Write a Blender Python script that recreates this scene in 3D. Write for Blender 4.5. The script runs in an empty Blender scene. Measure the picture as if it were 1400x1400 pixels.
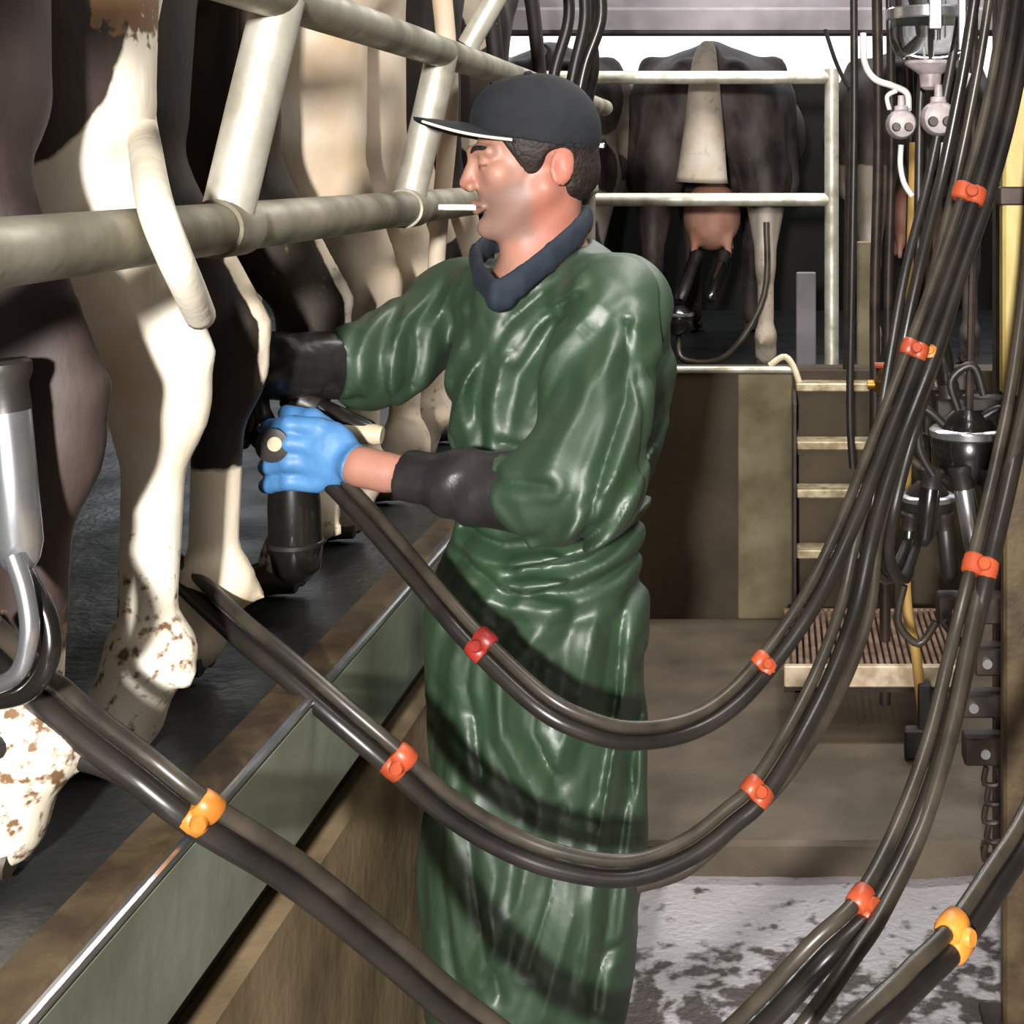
import bpy, math, random
import numpy as np
from mathutils import Vector
random.seed(7)
scene = bpy.context.scene
COL = scene.collection
EYE = 1.62          # camera height
F = 2000.0          # focal length in pixels of the 1400 px frame
VX, VY = 1065.0, 229.0

def pt(px, py, Y):
    return np.array([(px - VX) * Y / F, Y, EYE - (py - VY) * Y / F])

# ------------------------------------------------------------------ materials
def lin(c):
    return tuple((x / 12.92 if x <= .04045 else ((x + .055) / 1.055) ** 2.4) for x in c)
def rgb(r, g, b):
    return lin((r / 255, g / 255, b / 255))

def mat(name, c1, c2=None, scale=8, rough=.5, metal=0, bump=0, bscale=60, rough2=None, spec=.5, coat=0,
        stretch=(1, 1, 1), detail=6, lo=.35, hi=.65, bdist=.004):
    m = bpy.data.materials.new(name); m.use_nodes = True
    nt = m.node_tree; N = nt.nodes; L = nt.links
    b = N['Principled BSDF']
    b.inputs['Roughness'].default_value = rough
    b.inputs['Metallic'].default_value = metal
    b.inputs['Specular IOR Level'].default_value = spec
    b.inputs['Coat Weight'].default_value = coat
    tc = N.new('ShaderNodeTexCoord'); mp = N.new('ShaderNodeMapping')
    mp.inputs['Scale'].default_value = stretch
    L.new(tc.outputs['Object'], mp.inputs['Vector'])
    c2 = c2 or c1
    nz = N.new('ShaderNodeTexNoise'); nz.inputs['Scale'].default_value = scale; nz.inputs['Detail'].default_value = detail
    L.new(mp.outputs[0], nz.inputs['Vector'])
    mr = N.new('ShaderNodeMapRange'); mr.inputs[1].default_value = lo; mr.inputs[2].default_value = hi
    L.new(nz.outputs['Fac'], mr.inputs[0])
    mx = N.new('ShaderNodeMix'); mx.data_type = 'RGBA'
    mx.inputs[6].default_value = (*c1, 1); mx.inputs[7].default_value = (*c2, 1)
    L.new(mr.outputs[0], mx.inputs[0]); L.new(mx.outputs[2], b.inputs['Base Color'])
    if rough2 is not None:
        m2 = N.new('ShaderNodeMapRange'); m2.inputs[1].default_value = lo; m2.inputs[2].default_value = hi
        m2.inputs[3].default_value = rough; m2.inputs[4].default_value = rough2
        L.new(nz.outputs['Fac'], m2.inputs[0]); L.new(m2.outputs[0], b.inputs['Roughness'])
    if bump:
        n2 = N.new('ShaderNodeTexNoise'); n2.inputs['Scale'].default_value = bscale; n2.inputs['Detail'].default_value = 5
        L.new(mp.outputs[0], n2.inputs['Vector'])
        bp = N.new('ShaderNodeBump'); bp.inputs['Strength'].default_value = bump; bp.inputs['Distance'].default_value = bdist
        L.new(n2.outputs['Fac'], bp.inputs['Height']); L.new(bp.outputs[0], b.inputs['Normal'])
    return m

def coat_mat(name, dark, white, dirt, dark2=None, bump=.35):
    """cow coat: per-vertex patch mask (0 dark, 1 white) with ragged hair edges, dirt mask, hair bump"""
    m = bpy.data.materials.new(name); m.use_nodes = True
    nt = m.node_tree; N = nt.nodes; L = nt.links
    b = N['Principled BSDF']; b.inputs['Roughness'].default_value = .62; b.inputs['Specular IOR Level'].default_value = .35
    tc = N.new('ShaderNodeTexCoord')
    def noise(s, d=5, st=(1, 1, 1)):
        mp = N.new('ShaderNodeMapping'); mp.inputs['Scale'].default_value = st
        L.new(tc.outputs['Object'], mp.inputs[0])
        n = N.new('ShaderNodeTexNoise'); n.inputs['Scale'].default_value = s; n.inputs['Detail'].default_value = d
        L.new(mp.outputs[0], n.inputs['Vector']); return n.outputs['Fac']
    def mrange(src, a, bb, c=0, d=1):
        r = N.new('ShaderNodeMapRange'); r.inputs[1].default_value = a; r.inputs[2].default_value = bb
        r.inputs[3].default_value = c; r.inputs[4].default_value = d; L.new(src, r.inputs[0]); return r.outputs[0]
    def math_(op, x, y):
        q = N.new('ShaderNodeMath'); q.operation = op
        for i, v in enumerate((x, y)):
            if isinstance(v, (int, float)): q.inputs[i].default_value = v
            else: L.new(v, q.inputs[i])
        return q.outputs[0]
    def mix(f, x, y):
        q = N.new('ShaderNodeMix'); q.data_type = 'RGBA'
        L.new(f, q.inputs[0])
        for i, v in ((6, x), (7, y)):
            if isinstance(v, tuple): q.inputs[i].default_value = (*v, 1)
            else: L.new(v, q.inputs[i])
        return q.outputs[2]
    at = N.new('ShaderNodeAttribute'); at.attribute_name = 'patch'
    ad = N.new('ShaderNodeAttribute'); ad.attribute_name = 'dirt'
    p = math_('ADD', at.outputs['Fac'], mrange(noise(30, 4), 0, 1, -.22, .22))
    p = mrange(p, .42, .58)
    wcol = mix(mrange(noise(7, 5), .4, .7), white, tuple(x * y for x, y in zip(white, (.82, .72, .58))))
    dcol = mix(mrange(noise(9, 5, (1, 1, .5)), .35, .65), dark, dark2 or tuple(x * 2.2 for x in dark))
    c = mix(p, dcol, wcol)
    dn = math_('ADD', ad.outputs['Fac'], mrange(noise(70, 3), 0, 1, -.75, .75))
    c = mix(mrange(dn, .55, .75), c, dirt)
    L.new(c, b.inputs['Base Color'])
    bp = N.new('ShaderNodeBump'); bp.inputs['Strength'].default_value = bump; bp.inputs['Distance'].default_value = .004
    L.new(noise(55, 5, (1, 1, .35)), bp.inputs['Height']); L.new(bp.outputs[0], b.inputs['Normal'])
    return m

def tint_mat(name, base, tints, rough=.5, bump=.15, bscale=90, sss=0):
    """base colour shifted towards each tint by its own per-vertex mask"""
    m = mat(name, base, tuple(x * .88 for x in base), 25, rough, bump=bump, bscale=bscale, bdist=.0015)
    nt = m.node_tree; N = nt.nodes; L = nt.links; b = N['Principled BSDF']
    src = b.inputs['Base Color'].links[0].from_socket
    for attr, col in tints:
        a = N.new('ShaderNodeAttribute'); a.attribute_name = attr
        q = N.new('ShaderNodeMix'); q.data_type = 'RGBA'; L.new(a.outputs['Fac'], q.inputs[0])
        L.new(src, q.inputs[6]); q.inputs[7].default_value = (*col, 1); src = q.outputs[2]
    L.new(src, b.inputs['Base Color'])
    if sss: b.inputs['Subsurface Weight'].default_value = sss; b.inputs['Subsurface Radius'].default_value = (.01, .004, .002)
    return m

M = {}
M['galv'] = mat('galvanised_steel', rgb(214, 210, 196), rgb(160, 154, 138), 14, .36, .5, .25, 40, .6)
M['galv_dull'] = mat('dull_galvanised_steel', rgb(158, 153, 136), rgb(112, 106, 88), 9, .45, .35, .25, 40, .75)
M['steel'] = mat('stainless_steel', rgb(214, 216, 220), rgb(180, 181, 184), 10, .24, .9)
M['rubber'] = mat('black_rubber', rgb(30, 28, 27), rgb(46, 41, 38), 14, .42, bump=.1)
M['hose'] = mat('worn_milk_hose', rgb(28, 26, 25), rgb(46, 41, 37), 9, .3, bump=.1, bscale=30)
M['hose2'] = mat('grimy_pulse_hose', rgb(68, 61, 52), rgb(42, 38, 33), 14, .34, bump=.1, bscale=30)
M['orange'] = mat('orange_plastic', rgb(180, 80, 46), rgb(142, 56, 32), 20, .4)
M['amber'] = mat('amber_plastic', rgb(204, 136, 54), rgb(168, 100, 34), 20, .4)
M['red'] = mat('red_plastic', rgb(158, 50, 42), rgb(120, 34, 30), 20, .4)
M['gown'] = mat('green_plastic_gown', rgb(44, 68, 45), rgb(36, 58, 38), 5, .47, bump=.35, bscale=40, rough2=.6, spec=1.0, bdist=.003)
M['oversleeve'] = mat('black_vinyl', rgb(34, 32, 33), rgb(46, 42, 44), 9, .33, bump=.5, bscale=26, bdist=.006)
M['navy'] = mat('navy_cloth', rgb(28, 40, 54), rgb(21, 30, 42), 40, .85, bump=.3, bscale=200)
M['capcloth'] = mat('dark_cap_cloth', rgb(24, 27, 34), rgb(18, 20, 26), 30, .85, bump=.25, bscale=220)
M['white_trim'] = mat('cream_piping', rgb(226, 212, 198), None, 10, .6)
M['hair'] = mat('dark_hair', rgb(42, 30, 26), rgb(24, 17, 15), 60, .6, bump=.7, bscale=160)
M['glove'] = mat('blue_nitrile', rgb(80, 132, 184), rgb(66, 118, 170), 25, .5, bump=.25, bscale=60)
M['cig'] = mat('cigarette_paper', rgb(240, 226, 224), rgb(225, 205, 205), 40, .7)
M['boot'] = mat('dark_rubber_boot', rgb(24, 30, 26), None, 8, .4)
M['smoke'] = mat('smoky_black_plastic', rgb(18, 17, 16), rgb(28, 25, 22), 10, .24, coat=.6)
M['cream'] = mat('cream_plastic', rgb(214, 200, 172), rgb(186, 170, 140), 14, .5)
M['greyplastic'] = mat('grey_plastic', rgb(178, 166, 166), rgb(134, 122, 122), 30, .45)
M['whitehose'] = mat('white_air_tube', rgb(224, 222, 214), rgb(190, 190, 184), 20, .35)
M['brass'] = mat('old_brass', rgb(176, 130, 54), rgb(110, 76, 30), 25, .35, .8)
M['dark_iron'] = mat('dark_grimy_iron', rgb(40, 33, 30), rgb(66, 54, 46), 16, .5, .4)
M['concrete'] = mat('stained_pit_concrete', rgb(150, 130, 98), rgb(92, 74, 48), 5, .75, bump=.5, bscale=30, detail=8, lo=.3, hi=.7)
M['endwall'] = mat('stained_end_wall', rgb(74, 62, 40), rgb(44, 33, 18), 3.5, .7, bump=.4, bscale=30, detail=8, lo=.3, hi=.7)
M['endpanel'] = mat('pale_wall_render', rgb(128, 118, 92), rgb(84, 72, 48), 5, .8, bump=.4, bscale=30, detail=8)
M['mat'] = mat('black_rubber_mat', rgb(30, 33, 35), rgb(52, 53, 51), 7, .5, bump=.6, bscale=50, rough2=.3, detail=8)
M['kerb'] = mat('kerb_steel', rgb(150, 156, 140), rgb(112, 116, 100), 4, .42, .2, .2, 30, .55, detail=8)
M['kerbtop'] = mat('rusty_kerb_top', rgb(92, 76, 50), rgb(54, 38, 22), 14, .6, .1, .5, 50, detail=8)
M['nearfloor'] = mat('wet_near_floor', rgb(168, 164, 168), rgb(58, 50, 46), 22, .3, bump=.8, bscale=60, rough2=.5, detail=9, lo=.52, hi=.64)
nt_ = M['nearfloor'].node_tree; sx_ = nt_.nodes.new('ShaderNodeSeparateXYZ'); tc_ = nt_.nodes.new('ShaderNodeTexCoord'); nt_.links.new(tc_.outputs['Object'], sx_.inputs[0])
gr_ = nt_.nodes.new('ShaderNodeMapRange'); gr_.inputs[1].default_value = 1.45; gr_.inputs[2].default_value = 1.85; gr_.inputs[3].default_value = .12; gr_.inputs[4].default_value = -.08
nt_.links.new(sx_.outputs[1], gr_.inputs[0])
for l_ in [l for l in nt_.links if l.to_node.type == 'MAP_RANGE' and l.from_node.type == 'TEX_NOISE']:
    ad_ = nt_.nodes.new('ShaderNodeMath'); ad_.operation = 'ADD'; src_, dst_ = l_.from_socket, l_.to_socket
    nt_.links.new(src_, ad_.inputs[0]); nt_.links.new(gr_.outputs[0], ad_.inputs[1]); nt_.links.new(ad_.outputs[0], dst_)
M['backdark'] = mat('dark_far_gloom', rgb(34, 30, 26), rgb(20, 17, 15), 3, .8)  # near-black colour stands in for the barn gloom
M['wetfloor'] = mat('wet_pit_floor', rgb(104, 92, 76), rgb(72, 62, 48), 4, .5, bump=.5, bscale=34, rough2=.75, detail=9)
M['beam'] = mat('grey_roof_beam', rgb(112, 106, 110), rgb(84, 78, 82), 5, .7)
M['roof'] = mat('roof_sheet', rgb(96, 92, 88), rgb(72, 68, 64), 4, .8)
M['grating'] = mat('worn_grating', rgb(156, 128, 110), rgb(104, 84, 68), 20, .45, .3, .3, 50)
M['grate_lip'] = mat('worn_bright_edge', rgb(226, 208, 180), rgb(176, 156, 128), 24, .4, .2)
M['tread'] = mat('bright_tread', rgb(190, 176, 146), rgb(130, 114, 82), 24, .4, .3)
M['wood'] = mat('yellow_wood_handle', rgb(196, 160, 92), rgb(150, 112, 46), 8, .55, stretch=(1, 1, .2))
M['yellowpost'] = mat('yellow_painted_post', rgb(226, 204, 128), rgb(150, 128, 66), 9, .5, stretch=(1, 1, .3), detail=7, lo=.4, hi=.62)
M['udder'] = mat('pink_udder_skin', rgb(206, 156, 136), rgb(176, 120, 100), 9, .6, bump=.2)
M['hoof'] = mat('hoof_horn', rgb(70, 58, 44), rgb(40, 32, 24), 20, .6)
M['cement_pale'] = mat('outside_yard', rgb(210, 206, 198), None, 2, .9)
gl = bpy.data.materials.new('clear_glass'); gl.use_nodes = True
gb = gl.node_tree.nodes['Principled BSDF']; gb.inputs['Transmission Weight'].default_value = 1
gb.inputs['Roughness'].default_value = .05; gb.inputs['Base Color'].default_value = (.86, .93, .92, 1); gb.inputs['IOR'].default_value = 1.3
M['glass'] = gl
M['skin'] = tint_mat('skin', rgb(174, 128, 110), (('ruddy', rgb(178, 92, 76)), ('stubble', rgb(128, 104, 94)), ('line', rgb(84, 44, 34))), .5, .2, 120, .15)
M['coat_a'] = coat_mat('cow_coat_near', rgb(42, 32, 30), rgb(228, 222, 208), rgb(112, 84, 56), rgb(62, 50, 46))
M['coat_b'] = coat_mat('cow_coat_dark', rgb(25, 18, 13), rgb(232, 220, 200), rgb(96, 78, 50), rgb(42, 31, 18))
M['coat_c'] = coat_mat('cow_coat_pale', rgb(24, 18, 16), rgb(202, 188, 170), rgb(150, 130, 100), rgb(40, 30, 26))
M['coat_bg'] = coat_mat('cow_coat_far', rgb(40, 33, 31), rgb(170, 160, 148), rgb(100, 84, 60), rgb(96, 86, 82))

# ------------------------------------------------------------------ objects
def props(o, label=None, cat=None, group=None, kind=None):
    if label: o['label'] = label
    if cat: o['category'] = cat
    if group: o['group'] = group
    if kind: o['kind'] = kind
    return o

def thing(name, loc, label, cat, group=None):
    o = bpy.data.objects.new(name, None); COL.objects.link(o); o.location = Vector(loc)
    o.empty_display_size = .05
    return props(o, label, cat, group)

def link(name, me, m, parent=None, smooth=True):
    o = bpy.data.objects.new(name, me); COL.objects.link(o)
    if m is not None: me.materials.append(m)
    if smooth and len(me.polygons): me.polygons.foreach_set('use_smooth', [True] * len(me.polygons))
    if parent is not None:
        o.parent = parent
        ml = Vector((0, 0, 0)); q = parent
        while q is not None: ml = ml + q.location; q = q.parent
        o.location = -ml
    else:                                   # origin to the base of the mesh
        co = np.empty(len(me.vertices) * 3); me.vertices.foreach_get('co', co); co = co.reshape(-1, 3)
        c = np.array([(co[:, 0].min() + co[:, 0].max()) / 2, (co[:, 1].min() + co[:, 1].max()) / 2, co[:, 2].min()])
        co -= c; me.vertices.foreach_set('co', co.ravel()); o.location = Vector(c)
    return o

class MB:
    """collects world-space geometry for ONE mesh object"""
    def __init__(s): s.v = []; s.f = []
    def add(s, v, f):
        n = len(s.v); s.v += [tuple(map(float, x)) for x in v]; s.f += [tuple(i + n for i in q) for q in f]; return s
    def box(s, lo, hi, ch=0):
        x0, y0, z0 = lo; x1, y1, z1 = hi
        if not ch:
            return s.add([(x0, y0, z0), (x1, y0, z0), (x1, y1, z0), (x0, y1, z0), (x0, y0, z1), (x1, y0, z1), (x1, y1, z1), (x0, y1, z1)],
                         [(0, 3, 2, 1), (4, 5, 6, 7), (0, 1, 5, 4), (1, 2, 6, 5), (2, 3, 7, 6), (3, 0, 4, 7)])
        prof = [(-1, -1, 0), (1, -1, 0), (1, 1, 0), (-1, 1, 0)]
        rings = []
        def ring(ix, z, c):
            a, b, c2, d = x0 + ix, x1 - ix, y0 + ix, y1 - ix
            return [(a + c, c2, z), (b - c, c2, z), (b, c2 + c, z), (b, d - c, z), (b - c, d, z), (a + c, d, z), (a, d - c, z), (a, c2 + c, z)]
        R = ring(ch, z0, ch) + ring(0, z0 + ch, ch) + ring(0, z1 - ch, ch) + ring(ch, z1, ch)
        fs = [tuple(range(7, -1, -1)), tuple(range(24, 32))]
        for k in range(3):
            for i in range(8): j = (i + 1) % 8; fs.append((k * 8 + i, k * 8 + j, k * 8 + 8 + j, k * 8 + 8 + i))
        return s.add(R, fs)
    def tube(s, pts, r, n=12, close=False, caps=True, sub=0):
        P = [np.array(p, float) for p in pts]
        rr = list(r) if hasattr(r, '__len__') else [r] * len(P)
        if sub and len(P) > 2: P, rr = spline(P, rr, sub)
        m = len(P); T = []
        for i in range(m):
            t = P[min(i + 1, m - 1)] - P[max(i - 1, 0)]; T.append(t / (np.linalg.norm(t) + 1e-12))
        a = np.array([0, 0, 1.]) if abs(T[0][2]) < .9 else np.array([1., 0, 0])
        u = np.cross(T[0], a); u /= np.linalg.norm(u); V = []
        for i in range(m):
            u = u - T[i] * np.dot(u, T[i]); u /= np.linalg.norm(u); w = np.cross(T[i], u)
            for k in range(n):
                th = 2 * math.pi * k / n; V.append(P[i] + rr[i] * (math.cos(th) * u + math.sin(th) * w))
        fs = []
        for i in range(m - 1):
            for k in range(n): j = (k + 1) % n; fs.append((i * n + k, i * n + j, (i + 1) * n + j, (i + 1) * n + k))
        if caps: fs.append(tuple(range(n - 1, -1, -1))); fs.append(tuple(range((m - 1) * n, m * n)))
        return s.add(V, fs)
    def lathe(s, base, axis, prof, n=24):
        """prof: (distance along axis, radius)"""
        b = np.array(base, float); ax = np.array(axis, float); ax /= np.linalg.norm(ax)
        return s.tube([b + ax * t for t, _ in prof], [max(r, .0004) for _, r in prof], n)
    def build(s, name, m, parent=None, smooth=True, bevel=0):
        me = bpy.data.meshes.new(name); me.from_pydata(s.v, [], s.f); me.validate(); me.update()
        o = link(name, me, m, parent, smooth)
        if smooth:
            me.set_sharp_from_angle(angle=math.radians(38))
        return o

def spline(P, rr, sub):
    P = [np.array(p, float) for p in P]; out = []; ro = []
    for i in range(len(P) - 1):
        p0 = P[max(i - 1, 0)]; p1 = P[i]; p2 = P[i + 1]; p3 = P[min(i + 2, len(P) - 1)]
        for k in range(sub):
            t = k / sub
            out.append(.5 * ((2 * p1) + (-p0 + p2) * t + (2 * p0 - 5 * p1 + 4 * p2 - p3) * t * t + (-p0 + 3 * p1 - 3 * p2 + p3) * t ** 3))
            ro.append(rr[i] * (1 - t) + rr[i + 1] * t)
    out.append(P[-1]); ro.append(rr[-1]); return out, ro

# ------------------------------------------------------------------ signed-distance modelling
def smin(a, b, k):
    h = np.clip(.5 + .5 * (b - a) / k, 0, 1); return b * (1 - h) + a * h - k * h * (1 - h)
def cone(P, a, b, ra, rb):
    a = np.asarray(a, float); b = np.asarray(b, float); d = b - a
    t = np.clip(((P - a) @ d) / (d @ d + 1e-12), 0, 1)
    return np.linalg.norm(P - a - t[:, None] * d, axis=1) - (ra + (rb - ra) * t)
def ball(P, c, r): return np.linalg.norm(P - np.asarray(c, float), axis=1) - r
def ell(P, c, r, R=None):
    q = P - np.asarray(c, float)
    if R is not None: q = q @ R.T
    r = np.asarray(r, float); k0 = np.linalg.norm(q / r, axis=1); k1 = np.linalg.norm(q / (r * r), axis=1) + 1e-9
    return k0 * (k0 - 1) / k1
def hash3(i, j, k):
    n = (i * 73856093) ^ (j * 19349663) ^ (k * 83492791)
    n = (n ^ (n >> 13)) * 1274126177; n = n & 0x7fffffff
    n = (n ^ (n >> 16)) & 0xffff
    return n / 65535.0
def vnoise(P):
    I = np.floor(P).astype(np.int64); f = P - I; f = f * f * (3 - 2 * f); r = 0
    for dx in (0, 1):
        for dy in (0, 1):
            for dz in (0, 1):
                w = (f[:, 0] if dx else 1 - f[:, 0]) * (f[:, 1] if dy else 1 - f[:, 1]) * (f[:, 2] if dz else 1 - f[:, 2])
                r = r + w * hash3(I[:, 0] + dx, I[:, 1] + dy, I[:, 2] + dz)
    return r
def fbm(P, o=3):
    s = 0; a = .5; t = 0
    for i in range(o): s = s + a * vnoise(P * (2 ** i) + 17.3 * i); t += a; a *= .5
    return s / t

def sdf_mesh(name, f, lo, hi, h, margin=1.25):
    B = 8; lo = np.asarray(lo, float); hi = np.asarray(hi, float)
    nb = np.ceil((hi - lo) / (h * B)).astype(int) + 1
    g = np.stack(np.meshgrid(*[np.arange(n) for n in nb], indexing='ij'), -1).reshape(-1, 3)
    d = f(lo + (g + .5) * h * B)
    keep = g[np.abs(d) < h * B * .8661 * margin + h * 2]
    off = np.stack(np.meshgrid(*[np.arange(B + 1)] * 3, indexing='ij'), -1).reshape(-1, 3)
    big = nb * B + 2
    def key(c): return (c[:, 0] * big[1] + c[:, 1]) * big[2] + c[:, 2]
    cells = []; verts = []; edges = [[], [], []]
    for s in range(0, len(keep), 400):
        kb = keep[s:s + 400]
        idx = kb[:, None, :] * B + off[None]
        v = f((lo + idx.reshape(-1, 3) * h)).reshape(len(kb), B + 1, B + 1, B + 1)
        ins = v < 0
        cnt = 0
        C = {}
        for a in (0, 1):
            for b in (0, 1):
                for c in (0, 1):
                    C[a, b, c] = v[:, a:B + a, b:B + b, c:B + c]; cnt = cnt + (C[a, b, c] < 0)
        act = (cnt > 0) & (cnt < 8)
        w = np.argwhere(act)
        if not len(w): continue
        cv = {k: x[act] for k, x in C.items()}
        acc = np.zeros((len(w), 3)); n = np.zeros(len(w))
        for k0 in cv:
            for ax in range(3):
                if k0[ax]: continue
                k1 = list(k0); k1[ax] = 1; k1 = tuple(k1)
                a_, b_ = cv[k0], cv[k1]; cr = (a_ < 0) != (b_ < 0)
                t = np.where(cr, a_ / np.where(np.abs(a_ - b_) < 1e-12, 1, a_ - b_), 0)
                p = np.tile(np.array(k0, float), (len(w), 1)); p[:, ax] += t
                acc[cr] += p[cr]; n[cr] += 1
        gi = kb[w[:, 0]] * B + w[:, 1:]
        cells.append(gi); verts.append(lo + (gi + acc / n[:, None]) * h)
        for ax in range(3):
            k1 = [0, 0, 0]; k1[ax] = 1
            a_, b_ = cv[0, 0, 0], cv[tuple(k1)]
            cr = (a_ < 0) != (b_ < 0)
            edges[ax].append(np.column_stack([gi[cr], (a_ < 0)[cr]]))
    cells = np.concatenate(cells); verts = np.concatenate(verts)
    K = key(cells); o = np.argsort(K); K = K[o]; verts = verts[o]
    quads = []
    for ax in range(3):
        E = np.concatenate(edges[ax]); u, w = (ax + 1) % 3, (ax + 2) % 3
        q = []; ok = np.ones(len(E), bool)
        for du, dw in ((0, 0), (-1, 0), (-1, -1), (0, -1)):
            c = E[:, :3].copy(); c[:, u] += du; c[:, w] += dw
            kk = key(c); i = np.clip(np.searchsorted(K, kk), 0, len(K) - 1); ok &= K[i] == kk; q.append(i)
        q = np.column_stack(q); ins = E[:, 3] > 0
        q[~ins] = q[~ins][:, ::-1]; quads.append(q[ok])
    quads = np.concatenate(quads)
    me = bpy.data.meshes.new(name)
    me.vertices.add(len(verts)); me.vertices.foreach_set('co', verts.ravel().astype(np.float32))
    me.loops.add(len(quads) * 4); me.loops.foreach_set('vertex_index', quads.ravel().astype(np.int32))
    me.polygons.add(len(quads)); me.polygons.foreach_set('loop_start', np.arange(0, len(quads) * 4, 4, dtype=np.int32))
    me.polygons.foreach_set('loop_total', np.full(len(quads), 4, dtype=np.int32))
    me.update(calc_edges=True); me.validate()
    return me, verts
def attr(me, name, vals):
    a = me.attributes.new(name, 'FLOAT', 'POINT'); a.data.foreach_set('value', np.asarray(vals, np.float32))
def sstep(a, b, x):
    t = np.clip((x - a) / (b - a), 0, 1); return t * t * (3 - 2 * t)

# ================================================================== SETTING
KX = -.605                                   # pit edge of the left cow platform
def struct(name, mb, m, smooth=False): return props(mb.build(name, m, None, smooth), kind='structure')
def grid_slab(x0, x1, y0, y1, z, thick, step, amp, sc):
    nx = int((x1 - x0) / step); ny = int((y1 - y0) / step)
    X, Y = np.meshgrid(np.linspace(x0, x1, nx + 1), np.linspace(y0, y1, ny + 1))
    Q = np.column_stack([X.ravel(), Y.ravel(), np.zeros(X.size)])
    Z = z + amp * (fbm(Q * sc, 4) - .5)
    vs = np.column_stack([X.ravel(), Y.ravel(), Z]); mb = MB()
    fs = [(j * (nx + 1) + i, j * (nx + 1) + i + 1, (j + 1) * (nx + 1) + i + 1, (j + 1) * (nx + 1) + i) for j in range(ny) for i in range(nx)]
    mb.add(vs, fs); mb.box((x0, y0, z - thick), (x1, y1, z - amp * .5 - .004)); return mb
struct('floor', grid_slab(-.68, 1.6, -.6, 3.36, 0, .2, .03, .02, 6), M['nearfloor'], True)
struct('floor', MB().box((-.68, 3.34, -.2), (1.6, 5.0, .08), .01), M['wetfloor'])
struct('floor', MB().box((-.68, -3.1, -.2), (1.6, -.59, 0)), M['wetfloor'])
struct('wall_front', MB().box((-4.3, -3.2, -.2), (4.3, -3.1, 3.3)), M['endwall'])
struct('wall_left', MB().box((-.75, -3.1, -.1), (-.612, 5.1, .69)), M['concrete'])
struct('trim_1', MB().box((-.70, -3.1, .68), (-.655, 5.1, .80)), M['dark_iron'])  # dark strip puts the recess shadow under the kerb into the colour
struct('trim_2', MB().box((-.652, -3.1, .767), (KX, 5.05, .925), .006), M['kerb'])
struct('trim_3', MB().box((-.672, -3.1, .90), (-.615, 5.05, .934), .006), M['kerbtop'])
struct('trim_4', MB().tube([(KX - .004, -3.1, .928), (KX - .004, 5.05, .928)], .0065, 10), M['steel'])
struct('floor', MB().box((-4.2, -3.1, .70), (-.67, 12, .90)), M['mat'])
struct('wall_back', MB().box((-.7, 5.0, .0), (1.6, 5.16, .925)), M['endwall'])
struct('trim_5', MB().box((-.14, 4.985, .08), (.045, 5.01, .915), .004), M['endpanel'])
struct('trim_6', MB().tube([(-.66, 4.99, .93), (.045, 4.99, .93)], .012, 10), M['galv'])
struct('floor', MB().box((-.7, 5.14, .5), (4.2, 12, .78)), M['mat'])
struct('wall_right', MB().box((1.55, -3.1, -.1), (1.7, 5.1, .9)), M['concrete'])
struct('floor', MB().box((1.6, -3.1, .7), (4.2, 5.16, .9)), M['mat'])
struct('wall_outer', MB().box((-4.3, -3.1, .9), (-4.2, 9, 3.3)), M['endwall'])
struct('wall_outer', MB().box((4.2, -3.1, .9), (4.3, 12, 3.3)), M['endwall'])
struct('ceiling', MB().box((-4.3, -3.1, 3.2), (4.3, 6.4, 3.3)), M['roof'])
struct('wall_lintel', MB().box((-4.2, 5.75, 2.21), (4.2, 5.85, 3.25)), M['beam'])
b = MB().box((-4.2, 5.6, 2.135), (4.2, 5.75, 2.235), .012).build('roof_beam', M['beam'], None, False)
props(b, 'long grey horizontal roof beam across the daylight opening behind the gate', 'beam', kind='structure')
struct('wall_far_gloom', MB().box((-4.2, 8.6, .7), (4.2, 8.75, 2.12)), M['backdark'])  # dark sheet added to give the blackness between the far cows
struct('ground', MB().box((-14, 12, .4), (14, 34, .6)), M['cement_pale'])

# ================================================================== PIPEWORK
f = thing('rump_rail', (-.62, 1.0, .9), 'thick galvanised tube railing running behind the cows along the left platform', 'railing')
LR = lambda Y: np.array([-.64, Y, 1.55]); UR = lambda Y: np.array([-.589, Y, 1.62 + .342 * .589])
MB().tube([LR(.35), LR(4.95)], .0295, 24).build('lower_rail', M['galv_dull'], f)
MB().tube([UR(.35), UR(4.95)], .027, 24).build('upper_rail', M['galv_dull'], f)
for Y in (1.695, 2.53, 3.37, 4.2):
    MB().tube([LR(Y) + [0, 0, .012], LR(Y) * .5 + UR(Y + .02) * .5, UR(Y + .03)], .0275 if Y > 1.8 else .0295, 24).build('post', M['galv'], f)
    MB().tube([LR(Y - .038), LR(Y + .038)], .034, 24).build('tube_clamp', M['galv_dull'], f)
for Y in (.42, 4.9):                          # legs down to the platform
    MB().tube([LR(Y) + [0, 0, -.01], np.array([-.64, Y, .93])], .025, 16).build('support_leg', M['galv_dull'], f)
MB().tube([pt(640, 62, 2.9), pt(690, -25, 2.9), pt(720, -80, 2.9)], .022, 16).build('brace', M['galv'], f)

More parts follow.
